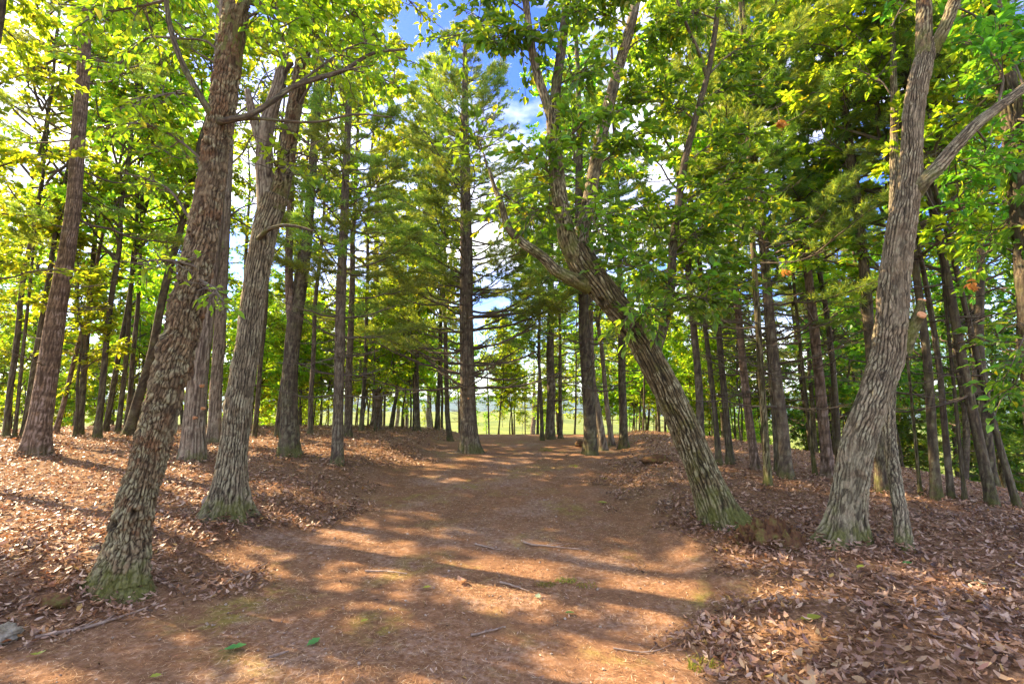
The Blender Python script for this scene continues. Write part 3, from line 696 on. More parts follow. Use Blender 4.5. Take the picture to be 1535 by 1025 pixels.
# F: big leaning oak right of the path
ptsF = [(1080, 785, 56), (1067, 745, 53), (1050, 700, 50), (1012, 610, 46), (985, 555, 44), (958, 505, 42), (926, 462, 42), (900, 430, 43), (877, 400, 44), (862, 372, 40)]
b, P, rad = rooted(ptsF, dy=[0, 0, 0, -.05, -.1, -.1, -.15, -.2, -.2, -.2]); YF = b[1]; rad = rad * .92
F = Tree('oak_tree', b, 'big oak leaning left over the path with deeply furrowed mossy bark')
F.limb('trunk', P, rad, 140, .012, 'bark_mossy', cw=.042, ch=.15, depth=.020, flaky=.008, flare=.7, flare_h=.2, seed=4, base=.3, bump=.03)
limb_px(F, 'limb', [(882, 428, 28), (860, 419, 21), (836, 407, 17), (812, 384, 15), (786, 366, 14), (763, 343, 11), (752, 308, 9), (741, 280, 6.5), (733, 252, 4)], YF - .2, 'bark_mossy', [0, -.1, -.15, -.2, -.2, -.15, -.1, 0, .1], 44, .016, depth=.007)
limb_px(F, 'limb', [(872, 395, 36), (856, 372, 30), (846, 335, 25), (838, 290, 23), (833, 240, 22), (830, 190, 21), (828, 160, 20)], YF - .2, 'bark_mossy', [0, -.05, -.1, -.12, -.1, -.1, -.1], 60, .014, depth=.010, ch=.08)
limb_px(F, 'limb', [(829, 185, 16), (818, 150, 14), (805, 110, 13), (795, 60, 12), (788, 0, 10), (780, -120, 7)], YF - .3, 'bark_grey', None, 28, .03)
limb_px(F, 'limb', [(830, 180, 17), (834, 130, 15), (842, 70, 14), (850, 0, 13), (862, -140, 9)], YF - .3, 'bark_dark', [0, 0, .1, .15, .3], 28, .03)
limb_px(F, 'limb', [(868, 385, 30), (872, 350, 22), (882, 305, 20), (892, 250, 19), (906, 185, 18), (925, 110, 16), (945, 40, 15), (958, -20, 13), (985, -150, 9)], YF - .2, 'bark_grey', [0, .05, .1, .15, .2, .3, .35, .4, .5], 40, .02, depth=.008)
limb_px(F, 'limb', [(978, 540, 15), (988, 515, 15), (998, 475, 15), (1005, 430, 15), (1008, 380, 13), (1015, 320, 12), (1025, 250, 11), (1042, 180, 10), (1060, 115, 9), (1074, 30, 8), (1080, -60, 6)], YF - .1, 'bark_dark', [0, .1, .15, .2, .2, .2, .2, .2, .2, .2, .2], 24, .03)
limb_px(F, 'limb', [(1060, 118, 7), (1048, 80, 6), (1030, 40, 5), (1015, 0, 4), (1005, -50, 3)], YF + .1, 'bark_dark', [0, -.1, -.2, -.3, -.4], 10, .04)
FB = [((905, 185), (1000, 130), .2, .3, 170), ((925, 110), (1010, 40), .3, .2, 200), ((945, 40), (860, 20), .3, -.2, 170), ((958, -20), (1060, -40), .4, .2, 190), ((842, 70), (760, 40), .0, -.4, 150),
      ((795, 60), (735, 60), -.1, -.4, 130), ((850, 0), (920, -30), .1, -.5, 170), ((790, 20), (720, -20), -.1, 0, 150), ((792, 40), (665, 60), -.1, .5, 80), ((892, 250), (960, 200), .2, -.3, 140), ((838, 290), (800, 230), -.1, -.5, 100), ((833, 240), (880, 180), -.1, -.5, 120),
      ((838, 300), (790, 330), -.1, -.2, 70), ((882, 305), (900, 350), 0, -.6, 100), ((830, 130), (880, 100), -.1, -.5, 120),
      ((1008, 380), (1080, 330), .2, -.2, 150), ((1015, 320), (1110, 260), .2, .1, 190), ((1025, 250), (1130, 200), .2, .4, 190), ((1005, 430), (1100, 400), .2, 0, 170), ((1008, 380), (960, 310), .2, -.2, 140),
      ((1000, 460), (1070, 450), .2, -.4, 130), ((1005, 430), (930, 400), .2, -.5, 100), ((1042, 180), (990, 150), .2, 0, 130), ((1042, 180), (1120, 120), .2, .4, 170), ((1060, 115), (1150, 60), .2, .5, 170),
      ((1015, 320), (1170, 310), .2, .3, 160), ((1008, 385), (1180, 350), .2, .2, 120), ((998, 475), (940, 470), .1, -.6, 90), ((1074, 30), (1010, 20), .2, 0, 140), ((1076, 0), (1150, -60), .2, .4, 190), ((740, 280), (780, 320), 0, .1, 60), ((730, 250), (700, 200), 0, .2, 60)]
for (a, b_, d0, d1, nl) in FB: px_branch(F, a, b_, YF - .1, d0, d1, .011, .55, int(nl * 2.6), .10, twigs=20)
F.crown('leaf_near', 220)

# G: big pale oak on the right, forked, with a sawn stub
ptsG = [(1266, 812, 66), (1271, 760, 62), (1279, 700, 60), (1293, 640, 58), (1312, 590, 57), (1328, 540, 56), (1337, 480, 56), (1341, 420, 53), (1349, 355, 48), (1360, 290, 44), (1366, 240, 40), (1370, 170, 38), (1380, 110, 36), (1392, 65, 34)]
b, P, rad = rooted(ptsG); YG = b[1]; rad = rad * .89
G = Tree('oak_tree', b, 'stout pale crooked oak with a sawn branch stub on the right leaf bank')
G.limb('trunk', P, rad, 150, .0115, 'bark_grey', cw=.034, ch=.10, depth=.014, flaky=.008, flare=.5, flare_h=.17, seed=6, base=.3, bump=.035)
limb_px(G, 'limb', [(1368, 290, 34), (1385, 272, 27), (1405, 252, 25), (1430, 222, 23), (1460, 190, 21), (1495, 162, 20), (1535, 132, 18), (1590, 90, 15), (1680, 10, 10)], YG, 'bark_grey', [0, -.1, -.12, -.15, -.2, -.2, -.2, -.2, -.2], 50, .016, depth=.009, ch=.08)
limb_px(G, 'limb', [(1386, 85, 30), (1385, 50, 26), (1385, 0, 24), (1380, -100, 18), (1370, -260, 11)], YG, 'bark_scaly', None, 44, .02, depth=.009)
limb_px(G, 'limb', [(1396, 80, 26), (1412, 50, 22), (1428, 10, 21), (1442, -40, 19), (1470, -160, 13)], YG, 'bark_scaly', [0, -.1, -.15, -.2, -.3], 40, .02, depth=.009)
def sawn_stub(pts, dy, name='stub'):
    P, rad = trunk_path(pts, YG, dy); mb = MB(); bark_tube(mb, G.local(P), rad, 26, .02, depth=.006, cw=.03, ch=.05, flaky=.004, bump=.006, seed=9, tip=False)
    o = G.part(name, mb, 'bark_mossy'); d = unit(P[-1] - P[-2]); mb = MB(); a = unit(np.cross(d, [0, 1, .2])); c = np.cross(d, a); th = np.arange(18) / 18 * 6.283
    ring = lambda s, z: G.local(P[-1]) + d * z + (a * np.cos(th)[:, None] + c * np.sin(th)[:, None]) * rad[-1] * s
    mb.add(np.concatenate([ring(1.05, -.015), ring(1.02, .004), ring(.8, .006), ring(.45, .005), ring(.02, .005)]), None, ring_quads(5, 18)); q = G.part('cut_face', mb, 'cut'); q.parent = o
sawn_stub([(1348, 525, 40), (1362, 500, 28), (1374, 482, 19), (1382, 471, 15)], [0, -.06, -.12, -.2])
sawn_stub([(1364, 492, 18), (1374, 474, 14), (1379, 460, 13), (1382, 449, 13)], [-.05, -.09, -.12, -.13])
for (a, b_, d0, d1, nl) in [((1495, 162), (1450, 60), -.2, 0, 150), ((1535, 132), (1500, 30), -.2, .3, 170), ((1590, 90), (1530, 200), -.2, .3, 120), ((1442, -40), (1530, -30), -.2, .2, 190), ((1430, 10), (1500, 90), -.1, .4, 140), ((1385, 0), (1320, -40), 0, .4, 170), ((1380, -100), (1290, -140), 0, 0, 220), ((1460, 190), (1480, 280), -.2, .5, 110), ((1425, 228), (1440, 330), -.15, .9, 100)]:
    px_branch(G, a, b_, YG, d0, d1, .011, .5, int(nl * 1.8), .10, twigs=16)
G.crown('leaf_near', 110)

# H: slim lichen trunk right behind it
ptsH = [(1356, 826, 25), (1353, 790, 23), (1346, 740, 22), (1337, 684, 21), (1333, 640, 20), (1332, 590, 20), (1334, 500, 18), (1338, 400, 16), (1340, 280, 14), (1340, 150, 11), (1335, -50, 7)]
b, P, rad = rooted(ptsH, dy=[0, .12, .32, .6, .85, 1.0, 1.2, 1.35, 1.5, 1.6, 1.8]); YH = b[1] + 1.3
H_ = Tree('young_oak_tree', b, 'slim lichen speckled trunk standing just right of the stout pale oak')
H_.limb('trunk', P, rad, 56, .018, 'bark_grey', cw=.03, ch=.06, depth=.008, flaky=.005, flare=.3, seed=12, base=.3)
for (a, b_, d1, nl) in [((1340, 280), (1420, 220), .5, 90), ((1340, 150), (1270, 90), .5, 120), ((1337, 40), (1400, -20), .3, 150), ((1335, -30), (1280, -90), .3, 150)]: px_branch(H_, a, b_, YH, .1, d1, .01, .5, nl, .10)
H_.crown('leaf_far', 0)

# I: dark trunk at the right frame edge
YI = 5.6
ptsI = [(1570, 830, 52), (1558, 640, 46), (1546, 480, 42), (1534, 330, 39), (1520, 200, 36), (1506, 110, 32), (1490, 30, 28), (1478, -60, 24), (1462, -220, 16)]
P, rad = trunk_path(ptsI, YI); gz = float(terrain(P[0, 0], YI)); P = np.vstack([[P[0, 0] + .05, YI, gz - .3], P[1:]])
I_ = Tree('oak_tree', (P[0, 0], YI, gz), 'dark rough trunk cut off by the right edge behind the rising oak limb')
I_.limb('trunk', P, rad, 80, .02, 'bark_dark', cw=.05, ch=.10, depth=.016, flaky=.008, flare=.4, seed=22, base=.3, bump=.03)
for (a, b_, d1, nl) in [((1520, 200), (1440, 120), .4, 130), ((1530, 300), (1470, 400), .4, 120), ((1540, 420), (1450, 330), .8, 120), ((1490, 30), (1420, 40), .7, 150), ((1506, 110), (1590, 60), 0, 130), ((1478, -60), (1560, -120), .3, 190), ((1546, 480), (1510, 560), -.3, 70), ((1550, 520), (1500, 600), -.2, 80), ((1530, 290), (1590, 330), -.4, 130), ((1515, 180), (1560, 240), -.5, 130)]:
    px_branch(I_, a, b_, YI, 0, d1, .011, .5, int(nl * 1.7), .11, twigs=16)
I_.crown('leaf_near', 60)

# far-left reddish pine
ptsL = [(53, 682, 46), (62, 620, 42), (74, 540, 38), (88, 450, 34), (100, 380, 30), (110, 310, 27), (117, 210, 25), (124, 120, 23), (130, 0, 20), (136, -150, 14), (140, -330, 6)]
b, P, rad = rooted(ptsL); YL = b[1]; rad = rad * .9
L_ = Tree('pine_tree', b, 'reddish brown leaning pine at far left with broken branch scar and mossy root')
L_.limb('trunk', P, rad, 60, .022, 'bark_red', cw=.03, ch=.17, depth=.008, flaky=.003, flare=.45, flare_h=.25, seed=31, base=.3, bump=.02)
def single_boughs(T, specs, mats=('twig', 'needle')):
    """each pine branch its own object with its needles as sub-part"""
    for (p, az, el, L, k, live) in specs:
        w, n = (BIG if L > 1.3 else BOUGH)[k % (4 if L > 1.3 else 5)] if live else BOUGH[5 + k % 3]
        s = L / (2.0 if (L > 1.3 and live) else 1.0); key = (id(w),)
        if key not in _mm: _mm[key] = (w.mesh('branch', M['twig']), None if n is None else (lambda q: (q.add(*n), q.mesh('needles', M['needle']))[1])(MB()))
        me, nm = _mm[key]
        o = link('branch', me, T.root); o.location = T.local(p); o.rotation_euler = Euler((0, -el, az)); o.scale = (s, s, s)
        if nm is not None: link('needles', nm, o)
specs = []; rl = np.random.default_rng(8)
for k in range(22):
    py = 560 - 31 * k + rl.normal(0, 8); px = np.interp(-py, [-q[1] for q in ptsL], [q[0] for q in ptsL])
    live = py < 330; az = rl.choice([0, 3.14]) + rl.normal(0, .9)
    specs.append((at(px, py, YL), az, rl.normal(.12, .12), rl.uniform(.7, 1.1) if not live else rl.uniform(1.2, 2.3), k, live or k in (6, 7)))
single_boughs(L_, specs)

# E: the centre pine, all its branches picked out
ptsE = [(704, 678, 31), (702, 620, 28), (700, 540, 25), (699, 460, 23), (699, 375, 21), (698, 300, 18), (697, 220, 15), (697, 150, 12), (697, 90, 8), (697, 40, 4)]
b, P, rad = rooted(ptsE); YE = b[1]; rad = rad * .86
E = Tree('pine_tree', b, 'tall straight pine standing alone at the head of the path in the centre')
E.limb('trunk', P, rad, 56, .03, 'bark_pine', cw=.05, ch=.18, depth=.012, flaky=.005, flare=.5, flare_h=.22, seed=41, base=.3, bump=.015)
specs = []; re_ = np.random.default_rng(13)
top = P[-1][2]; zz = 1.9
while zz < top - .2:
    f = (top - zz) / (top - 3)
    x = np.interp(zz, P[:, 2], P[:, 0])
    nb = int(re_.integers(4, 7)); a0 = re_.random() * 6.28
    for q in range(nb):
        live = zz > re_.uniform(2.4, 4.2)
        az = a0 + q * 6.28 / nb + re_.normal(0, .3)
        L = 3.0 * min(1, f) ** .6 * re_.uniform(.7, 1.1); L = max(L, .5)
        specs.append((np.array([x, YE, zz + re_.normal(0, .06)]), az, re_.normal(.16, .12) + .45 * max(0, 1 - f), L if live else L * .75, int(re_.integers(9)), live))
    zz += re_.uniform(.24, .40)
single_boughs(E, specs)
mb = MB(); pp = at(702, 597, YE - .215); th = np.arange(10) / 10 * 6.283
mb.add(np.concatenate([np.stack([0.02 * s * np.cos(th), np.full(10, d), .018 * s * np.sin(th)], 1) for s, d in ((1.3, .05), (1.1, -.01), (.6, -.012), (.02, -.004))]) + pp - E.o, None, ring_quads(4, 10)); E.part('knot_scar', mb, 'cut')

# D: slim pine left of centre, J: slim pine right of centre
ptsD = [(505, 696, 17), (507, 620, 16), (509, 540, 15.5), (511, 450, 15), (515, 350, 13), (519, 250, 11), (523, 150, 9), (526, 40, 6), (528, -40, 3)]
b, P, rad = rooted(ptsD); YD = b[1]
D_ = Tree('pine_tree', b, 'slim straight pine with mossy foot between the twin stems and centre pine')
D_.limb('trunk', P, rad, 40, .035, 'bark_pine', cw=.04, ch=.12, depth=.008, flaky=.005, flare=.35, seed=44, base=.3)
ptsJ = [(1322, 738, 19), (1318, 650, 18), (1308, 560, 17), (1300, 460, 16.5), (1293, 380, 15.5), (1283, 290, 14.5), (1272, 210, 13.5), (1262, 120, 12), (1254, 40, 10), (1248, -50, 8), (1240, -180, 4)]
b2, P2, rad2 = rooted(ptsJ); YJ = b2[1]
J_ = Tree('pine_tree', b2, 'slender dark pine leaning left with bare branches, behind the stout pale oak')
J_.limb('trunk', P2, rad2, 36, .035, 'bark_dark', cw=.04, ch=.12, depth=.008, flaky=.004, flare=.3, seed=45, base=.3)
for T, PP, Y, lo, top, live_z, reach, seed in ((D_, P, YD, 1.7, P[-1][2], 3.0, 2.0, 3), (J_, P2, YJ, 1.8, P2[-1][2], 5.2, 1.7, 4)):
    rg = np.random.default_rng(seed); specs = []; zz = lo
    while zz < top - .2:
        f = (top - zz) / (top - live_z); x = np.interp(zz, PP[:, 2], PP[:, 0]); nb = 3 if T is J_ else 4; a0 = rg.random() * 6.28
        for q in range(nb):
            live = zz > live_z * rg.uniform(.8, 1.25); L = max(.4, reach * min(1, f) ** .8 * rg.uniform(.6, 1.1))
            specs.append((np.array([x, Y, zz]), a0 + q * 6.28 / nb + rg.normal(0, .3), rg.normal(.1, .13) + .4 * max(0, 1 - f), L if live else L * .6, int(rg.integers(9)), live))
        zz += rg.uniform(.3, .5)
    single_boughs(T, specs)

# ------------------------------------------------------------------ mid-distance trees, each at the foot seen in the photograph
MID = [
    (541, 646, 7, 'broad', 0, 15.5, 0, 'bark_dark', 'tall thin hardwood just right of the mossy footed pine'),
    (655, 644, 7, 'broad', 2, 15.5, 0, 'bark_dark', 'tall slim leafy tree close behind the left side of the centre pine'),
    (596, 640, 7, 'broad', 1, 15, 0, 'bark_pine', 'tall slim hardwood between the brown pine and the snag trunk'),
     # px, py of the foot, trunk width px, kind, variant, height, lean deg, bark, label
    (885, 681, 20, 'pine', 0, 12.5, -1.5, 'bark_dark', 'thick dark pine trunk at the right path edge, straight below the leaning oak fork'),
    (906, 675, 12, 'broad', 1, 12, -4, 'bark_pale', 'pale grey thin trunk tilting left, directly behind the thick dark pine at the path edge'),
    (935, 672, 13, 'pine', 1, 13, -1, 'bark_dark', 'straight black pine trunk with side twigs, between path edge pine and leaning oak'),
    (825, 658, 14, 'pine', 2, 11.5, .5, 'bark_pine', 'dark pine with bushy crown at the path crest, right of the reddish thin trunk'),
    (813, 660, 6, 'broad', 2, 10, 0, 'bark_dark', 'very thin dark stem touching the left side of the crest pine'),
    (840, 657, 6, 'pine', 3, 11, 0, 'bark_pine', 'thin grey brown stem just right of the crest pine'),
    (799, 650, 8, 'pine', 1, 10.5, 0, 'bark_red', 'thin reddish pine trunk with a low fork at the path crest'),
    (918, 668, 8, 'broad', 0, 11, -5, 'bark_pale', 'sunlit yellowish trunk leaning left between two dark pines beyond the path'),
    (675, 661, 8, 'broad', 3, 11.5, -3, 'bark_dark', 'thin black trunk leaning left, just left of the centre pine'),
    (640, 641, 10, 'broad', 3, 14.5, 0, 'bark_dark', 'slim dark tree, second trunk left of the leaning black stem'),
    (626, 646, 8, 'broad', 0, 11.5, 0, 'bark_dark', 'straight thin dark trunk with short snags left of the centre pine'),
    (562, 640, 13, 'pine', 2, 12, 0, 'bark_red', 'brown pine trunk with side branches midway between slim pine and centre pine'),
    (522, 654, 12, 'pine', 1, 12, -.5, 'bark_pine', 'mossy footed pine partly behind the slim straight pine'),
    (585, 642, 6, 'young', 2, 5.5, 0, 'bark_dark', 'short thin sapling with low leaves beside the brown pine trunk'),
    (609, 634, 7, 'broad', 3, 14, .5, 'bark_dark', 'dark stem on the crest, left of the straight thin snag trunk'),
    (465, 652, 8, 'broad', 4, 14.5, 0, 'bark_pine', 'thin trunk with curved side branches right of the twin stems'),
    (415, 655, 9, 'broad', 4, 11.5, 1, 'bark_dark', 'dark trunk just left of the twin stems'),
    (381, 656, 8, 'broad', 4, 12, 3, 'bark_dark', 'slim dark trunk leaning right, close behind the forked oak'),
    (145, 657, 12, 'broad', 0, 12.5, .5, 'bark_dark', 'mossy footed trunk standing clear on the crest between reddish pine and shaggy oak'),
    (158, 648, 10, 'broad', 4, 12, 7, 'bark_dark', 'curved trunk leaning right, touching the mossy footed crest trunk'),
    (120, 651, 12, 'broad', 4, 12.5, 0, 'bark_dark', 'black pine trunk right of the reddish leaning pine'),
    (176, 649, 9, 'broad', 3, 12.5, 0, 'bark_dark', 'short looking black trunk between the curved trunk and the slanted trunk'),
    (192, 652, 17, 'broad', 1, 12, 10, 'bark_dark', 'strongly slanted dark trunk half hidden behind the shaggy oak'),
    (188, 648, 9, 'broad', 4, 12.5, 0, 'bark_pine', 'upright grey trunk meeting the slanted trunk at its foot'),
    (82, 650, 9, 'broad', 4, 11, 8, 'bark_red', 'reddish slanted stem crossing behind the leaning reddish pine'),
    (36, 655, 12, 'broad', 4, 12.5, 4, 'bark_dark', 'dark trunk leaning right, first one left of the reddish pine'),
    (22, 656, 7, 'broad', 4, 12, 1, 'bark_dark', 'thin black trunk between two dark trunks at the left edge'),
    (9, 656, 12, 'broad', 4, 13, 0, 'bark_dark', 'dark tree trunk at the extreme left edge'),
    (110, 655, 6, 'young', 0, 5, -5, 'bark_dark', 'thin crooked sapling between reddish pine and black pine'),
    (1152, 727, 12, 'pine', 3, 11.5, -1, 'bark_mossy', 'slim sunlit golden trunk with a mossy foot standing on the right leaf bank'),
    (1133, 703, 14, 'pine', 1, 11, -3.5, 'bark_red', 'reddish brown pine leaning left, just left of the golden trunk'),
    (1178, 716, 19, 'pine', 2, 10.5, -1.5, 'bark_pine', 'stout brown pine with ringed trunk right of the golden trunk'),
    (1242, 714, 19, 'pine', 3, 10.5, -2.5, 'bark_red', 'dark reddish pine just left of the stout pale oak'),
    (1258, 712, 11, 'broad', 1, 12, -2, 'bark_dark', 'green mossy trunk squeezed between the dark reddish pine and the pale oak'),
    (1078, 696, 9, 'broad', 0, 11.5, -3, 'bark_dark', 'slender dark trunk right behind the leaning oak foot'),
    (1095, 695, 11, 'pine', 3, 12.5, -2.5, 'bark_dark', 'dark pine with many dead side twigs right of the leaning oak'),
    (1050, 690, 13, 'broad', 3, 11, -2, 'bark_pine', 'forked brown trunk rising just above the leaning oak'),
    (1222, 712, 7, 'broad', 2, 11, -2, 'bark_mossy', 'thin yellow green stem left of the dark reddish pine'),
    (1165, 708, 8, 'pine', 0, 11, -1, 'bark_dark', 'black stem between golden trunk and stout brown pine'),
    (1403, 748, 17, 'broad', 0, 12.5, -2, 'bark_dark', 'mossy dark trunk on the right slope, nearest right of the slim lichen trunk'),
    (1425, 747, 12, 'broad', 1, 12.5, -1.5, 'bark_pine', 'greyish straight trunk right of the mossy dark trunk on the slope'),
    (1489, 758, 20, 'pine', 1, 12, -6, 'bark_dark', 'strong dark pine leaning left with an orange lit foot near the right edge'),
    (1527, 763, 13, 'broad', 3, 12, -9, 'bark_dark', 'long slanting dark trunk ending at the lower right edge'),
    (1447, 752, 7, 'pine', 3, 12, -1, 'bark_dark', 'very thin black pole on the right slope left of the strong leaning pine'),
    (1380, 742, 6, 'broad', 2, 11, -1, 'bark_mossy', 'thin mossy stem between the lichen trunk and the mossy dark trunk'),
]
rm = np.random.default_rng(77)
for (px, py, w, kind, v, h, lean, bark, label) in MID:
    p = ground_at(px, py); rad_ = px_radius(p, w)
    forest_tree(kind, v, p, h, rad_, rm.random() * 6.28, (lean, rm.normal(0, 1)), label, None, bark)
# ------------------------------------------------------------------ the wood around and behind them
LAND = [(-1e4, 'left frame edge'), (60, 'reddish leaning pine'), (145, 'mossy crest trunk'), (255, 'shaggy oak'), (365, 'forked oak'), (435, 'twin stems'), (507, 'slim pine'), (562, 'brown pine'), (626, 'snag trunk'), (700, 'centre pine'), (799, 'reddish thin pine'),
        (826, 'crest pine'), (884, 'path edge pine'), (935, 'black pine'), (1020, 'leaning oak'), (1090, 'twiggy dark pine'), (1152, 'golden trunk'), (1180, 'stout brown pine'), (1242, 'dark reddish pine'), (1300, 'pale oak'), (1340, 'lichen trunk'), (1403, 'mossy dark trunk'), (1488, 'strong leaning pine'), (1e4, 'right frame edge')]
ORD = ['leftmost', 'second', 'third', 'fourth', 'fifth', 'sixth', 'seventh', 'eighth', 'ninth', 'tenth', 'eleventh', 'twelfth']
KINDW = {'pine': 'dark pine', 'broad': 'leafy tree', 'young': 'sapling'}
WOOD = []
def wood(n, xr, yr, kinds, where, group, seed, hr=(10, 14), rr=(.05, .12), mind=1.2, ok=None, leafmat=None):
    rg = np.random.default_rng(seed); put = []
    for _ in range(n * 40):
        if len(put) >= n: break
        x = rg.uniform(*xr); y = rg.uniform(*yr)
        if ok and not ok(x, y): continue
        if any((x - a) ** 2 + (y - b_) ** 2 < mind ** 2 for a, b_ in put): continue
        put.append((x, y)); kind = kinds[int(rg.integers(len(kinds)))]
        v = int(rg.integers(len({'pine': PINE, 'broad': BROAD, 'young': YOUNG}[kind])))
        h = rg.uniform(*hr) if kind != 'young' else rg.uniform(4, 6.5); r_ = rg.uniform(*rr) if kind != 'young' else rg.uniform(.02, .035)
        r = forest_tree(kind, v, (x, y, float(terrain(x, y)) - .05), h, r_, rg.random() * 6.28, (rg.normal(0, 2.2), rg.normal(0, 2.2)), 'tree', group, ['bark_dark', 'bark_pine', 'bark_dark', 'bark_mossy'][int(rg.integers(4))], leafmat if kind != 'pine' else None)
        WOOD.append((where, KINDW[kind], max(-9e3, 767.5 + FPX * x / max(y, .5) / CP), r))
def name_wood():
    """each far tree is told apart by the two nearest landmarks on either side of it and by its order between them"""
    gaps = {}
    for where, kw, px, r in WOOD:
        k = max(i for i, l in enumerate(LAND) if l[0] <= px); gaps.setdefault((where, kw, k), []).append((px, r))
    for (where, kw, k), l in gaps.items():
        l.sort(key=lambda q: q[0])
        for i, (px, r) in enumerate(l):
            o = '' if len(l) == 1 else (ORD[i] if i < 12 else 'last') + ' '
            a, b_ = LAND[k][1], LAND[min(k + 1, len(LAND) - 1)][1]
            r['label'] = f'{o}{kw} {where} between {a} and {b_}'
wood(110, (-17, 18), (19.5, 36), ['broad', 'young', 'young', 'broad', 'young', 'pine'], 'by the field', 'thin trees along the field edge', 1, (7, 10.5), (.03, .07), .75, lambda x, y: abs(x) < .5 * y and (x < -2.5 or x > 6 or int(x * 37) % 3 == 0))
wood(15, (-26, -7), (14, 24), ['broad', 'broad', 'pine'], 'deep in the wood', 'trees deep in the left wood', 2, (9, 13), (.05, .11), 1.8, lambda x, y: x < -.5 * y and x > -1.1 * y)
wood(34, (-26, -5), (15, 26), ['young'], 'in the undergrowth', 'saplings under the left wood', 6, (9, 13), (.05, .11), 1.1, lambda x, y: x < -.36 * y and x > -1.1 * y)
wood(38, (8, 26), (9, 27), ['pine', 'broad', 'broad', 'pine'], 'down the slope', 'trees down the right slope', 3, (8.5, 12.5), (.05, .12), 1.4, lambda x, y: x > .55 * y and x > 9 and x < 1.15 * y, 'leaf_near')
wood(18, (7, 24), (14, 27), ['young'], 'low on the slope', 'saplings down the right slope', 9, (9, 13), (.05, .11), 1.1, lambda x, y: x > .42 * y and x < 1.1 * y, 'leaf_near')
for (x, y, kind, v, h) in ((-11.5, 5.2, 'pine', 1, 12), (-10.2, 2.8, 'broad', 0, 11), (-13.5, 7.4, 'broad', 3, 12), (-9.0, .6, 'pine', 3, 12.5), (-9.4, 6.3, 'broad', 1, 11), (-14, 4.2, 'pine', 0, 12), (-8.3, 7.2, 'broad', 2, 10)):  # unseen trees added left of the view to break up sunlight on the path
    r = forest_tree(kind, v, (x, y, float(terrain(x, y))), h, .12, x, (1, 1), 'tree', 'unseen trees added to shade the path'); WOOD.append(('added off frame for shade', KINDW[kind], max(-9e3, 767.5 + FPX * x / max(y, .5) / CP), r))
wood(30, (-45, 60), (48, 115), ['broad', 'young', 'young'], 'far out in the field', 'bushes out in the field', 14, (3.5, 6), (.04, .08), 3, lambda x, y: abs(x) < .6 * y)
wood(12, (-9, 10), (16.5, 20), ['young', 'broad', 'young'], 'on the crest', 'young trees on the crest', 17, (6, 9), (.025, .05), .7, lambda x, y: abs(x) < .5 * y and (x < -2.6 or x > 4.2))
wood(9, (-4, 9), (22, 30), ['young', 'broad', 'young'], 'before the field', 'thin stems closing the head of the path', 23, (6, 9), (.025, .05), .6, lambda x, y: abs(x) < .4 * y)
name_wood()
# ------------------------------------------------------------------ litter and straw
def litter_leaf_arrays(P, yaw, tilt, roll, size, width, curl):
    """curled dead leaf, 8 points and 6 triangles; curl lifts the edges and the tip"""
    n = len(P); t = np.array([0, .33, .7, 1.0]); w = np.array([.12, .5, .42, .04])
    x = (t[None] - .5) * size[:, None]; c = curl[:, None]
    z = (np.abs(t - .5)[None] ** 1.7) * c * size[:, None] * 1.3
    hw = w[None] * size[:, None] * width[:, None]
    V = np.stack([np.stack([x, hw, z + hw * c * .8], -1), np.stack([x, -hw, z + hw * c * .5 * np.sign(roll)[:, None]], -1)], 2).reshape(n, 8, 3)
    cy_, sy = np.cos(yaw), np.sin(yaw); ct, st = np.cos(tilt), np.sin(tilt); cr_, sr = np.cos(roll), np.sin(roll)
    Z0 = np.zeros(n); O = Z0 + 1
    Rz = np.stack([cy_, -sy, Z0, sy, cy_, Z0, Z0, Z0, O], 1).reshape(n, 3, 3); Ry = np.stack([ct, Z0, st, Z0, O, Z0, -st, Z0, ct], 1).reshape(n, 3, 3); Rx = np.stack([O, Z0, Z0, Z0, cr_, -sr, Z0, sr, cr_], 1).reshape(n, 3, 3)
    V = np.einsum('nij,nkj->nki', Rz @ Ry @ Rx, V) + P[:, None]
    b = np.arange(n)[:, None] * 8
    T = np.concatenate([b + [q] for q in ([0, 2, 1], [1, 2, 3], [2, 4, 3], [3, 4, 5], [4, 6, 5], [5, 6, 7])])
    return V.reshape(-1, 3), T
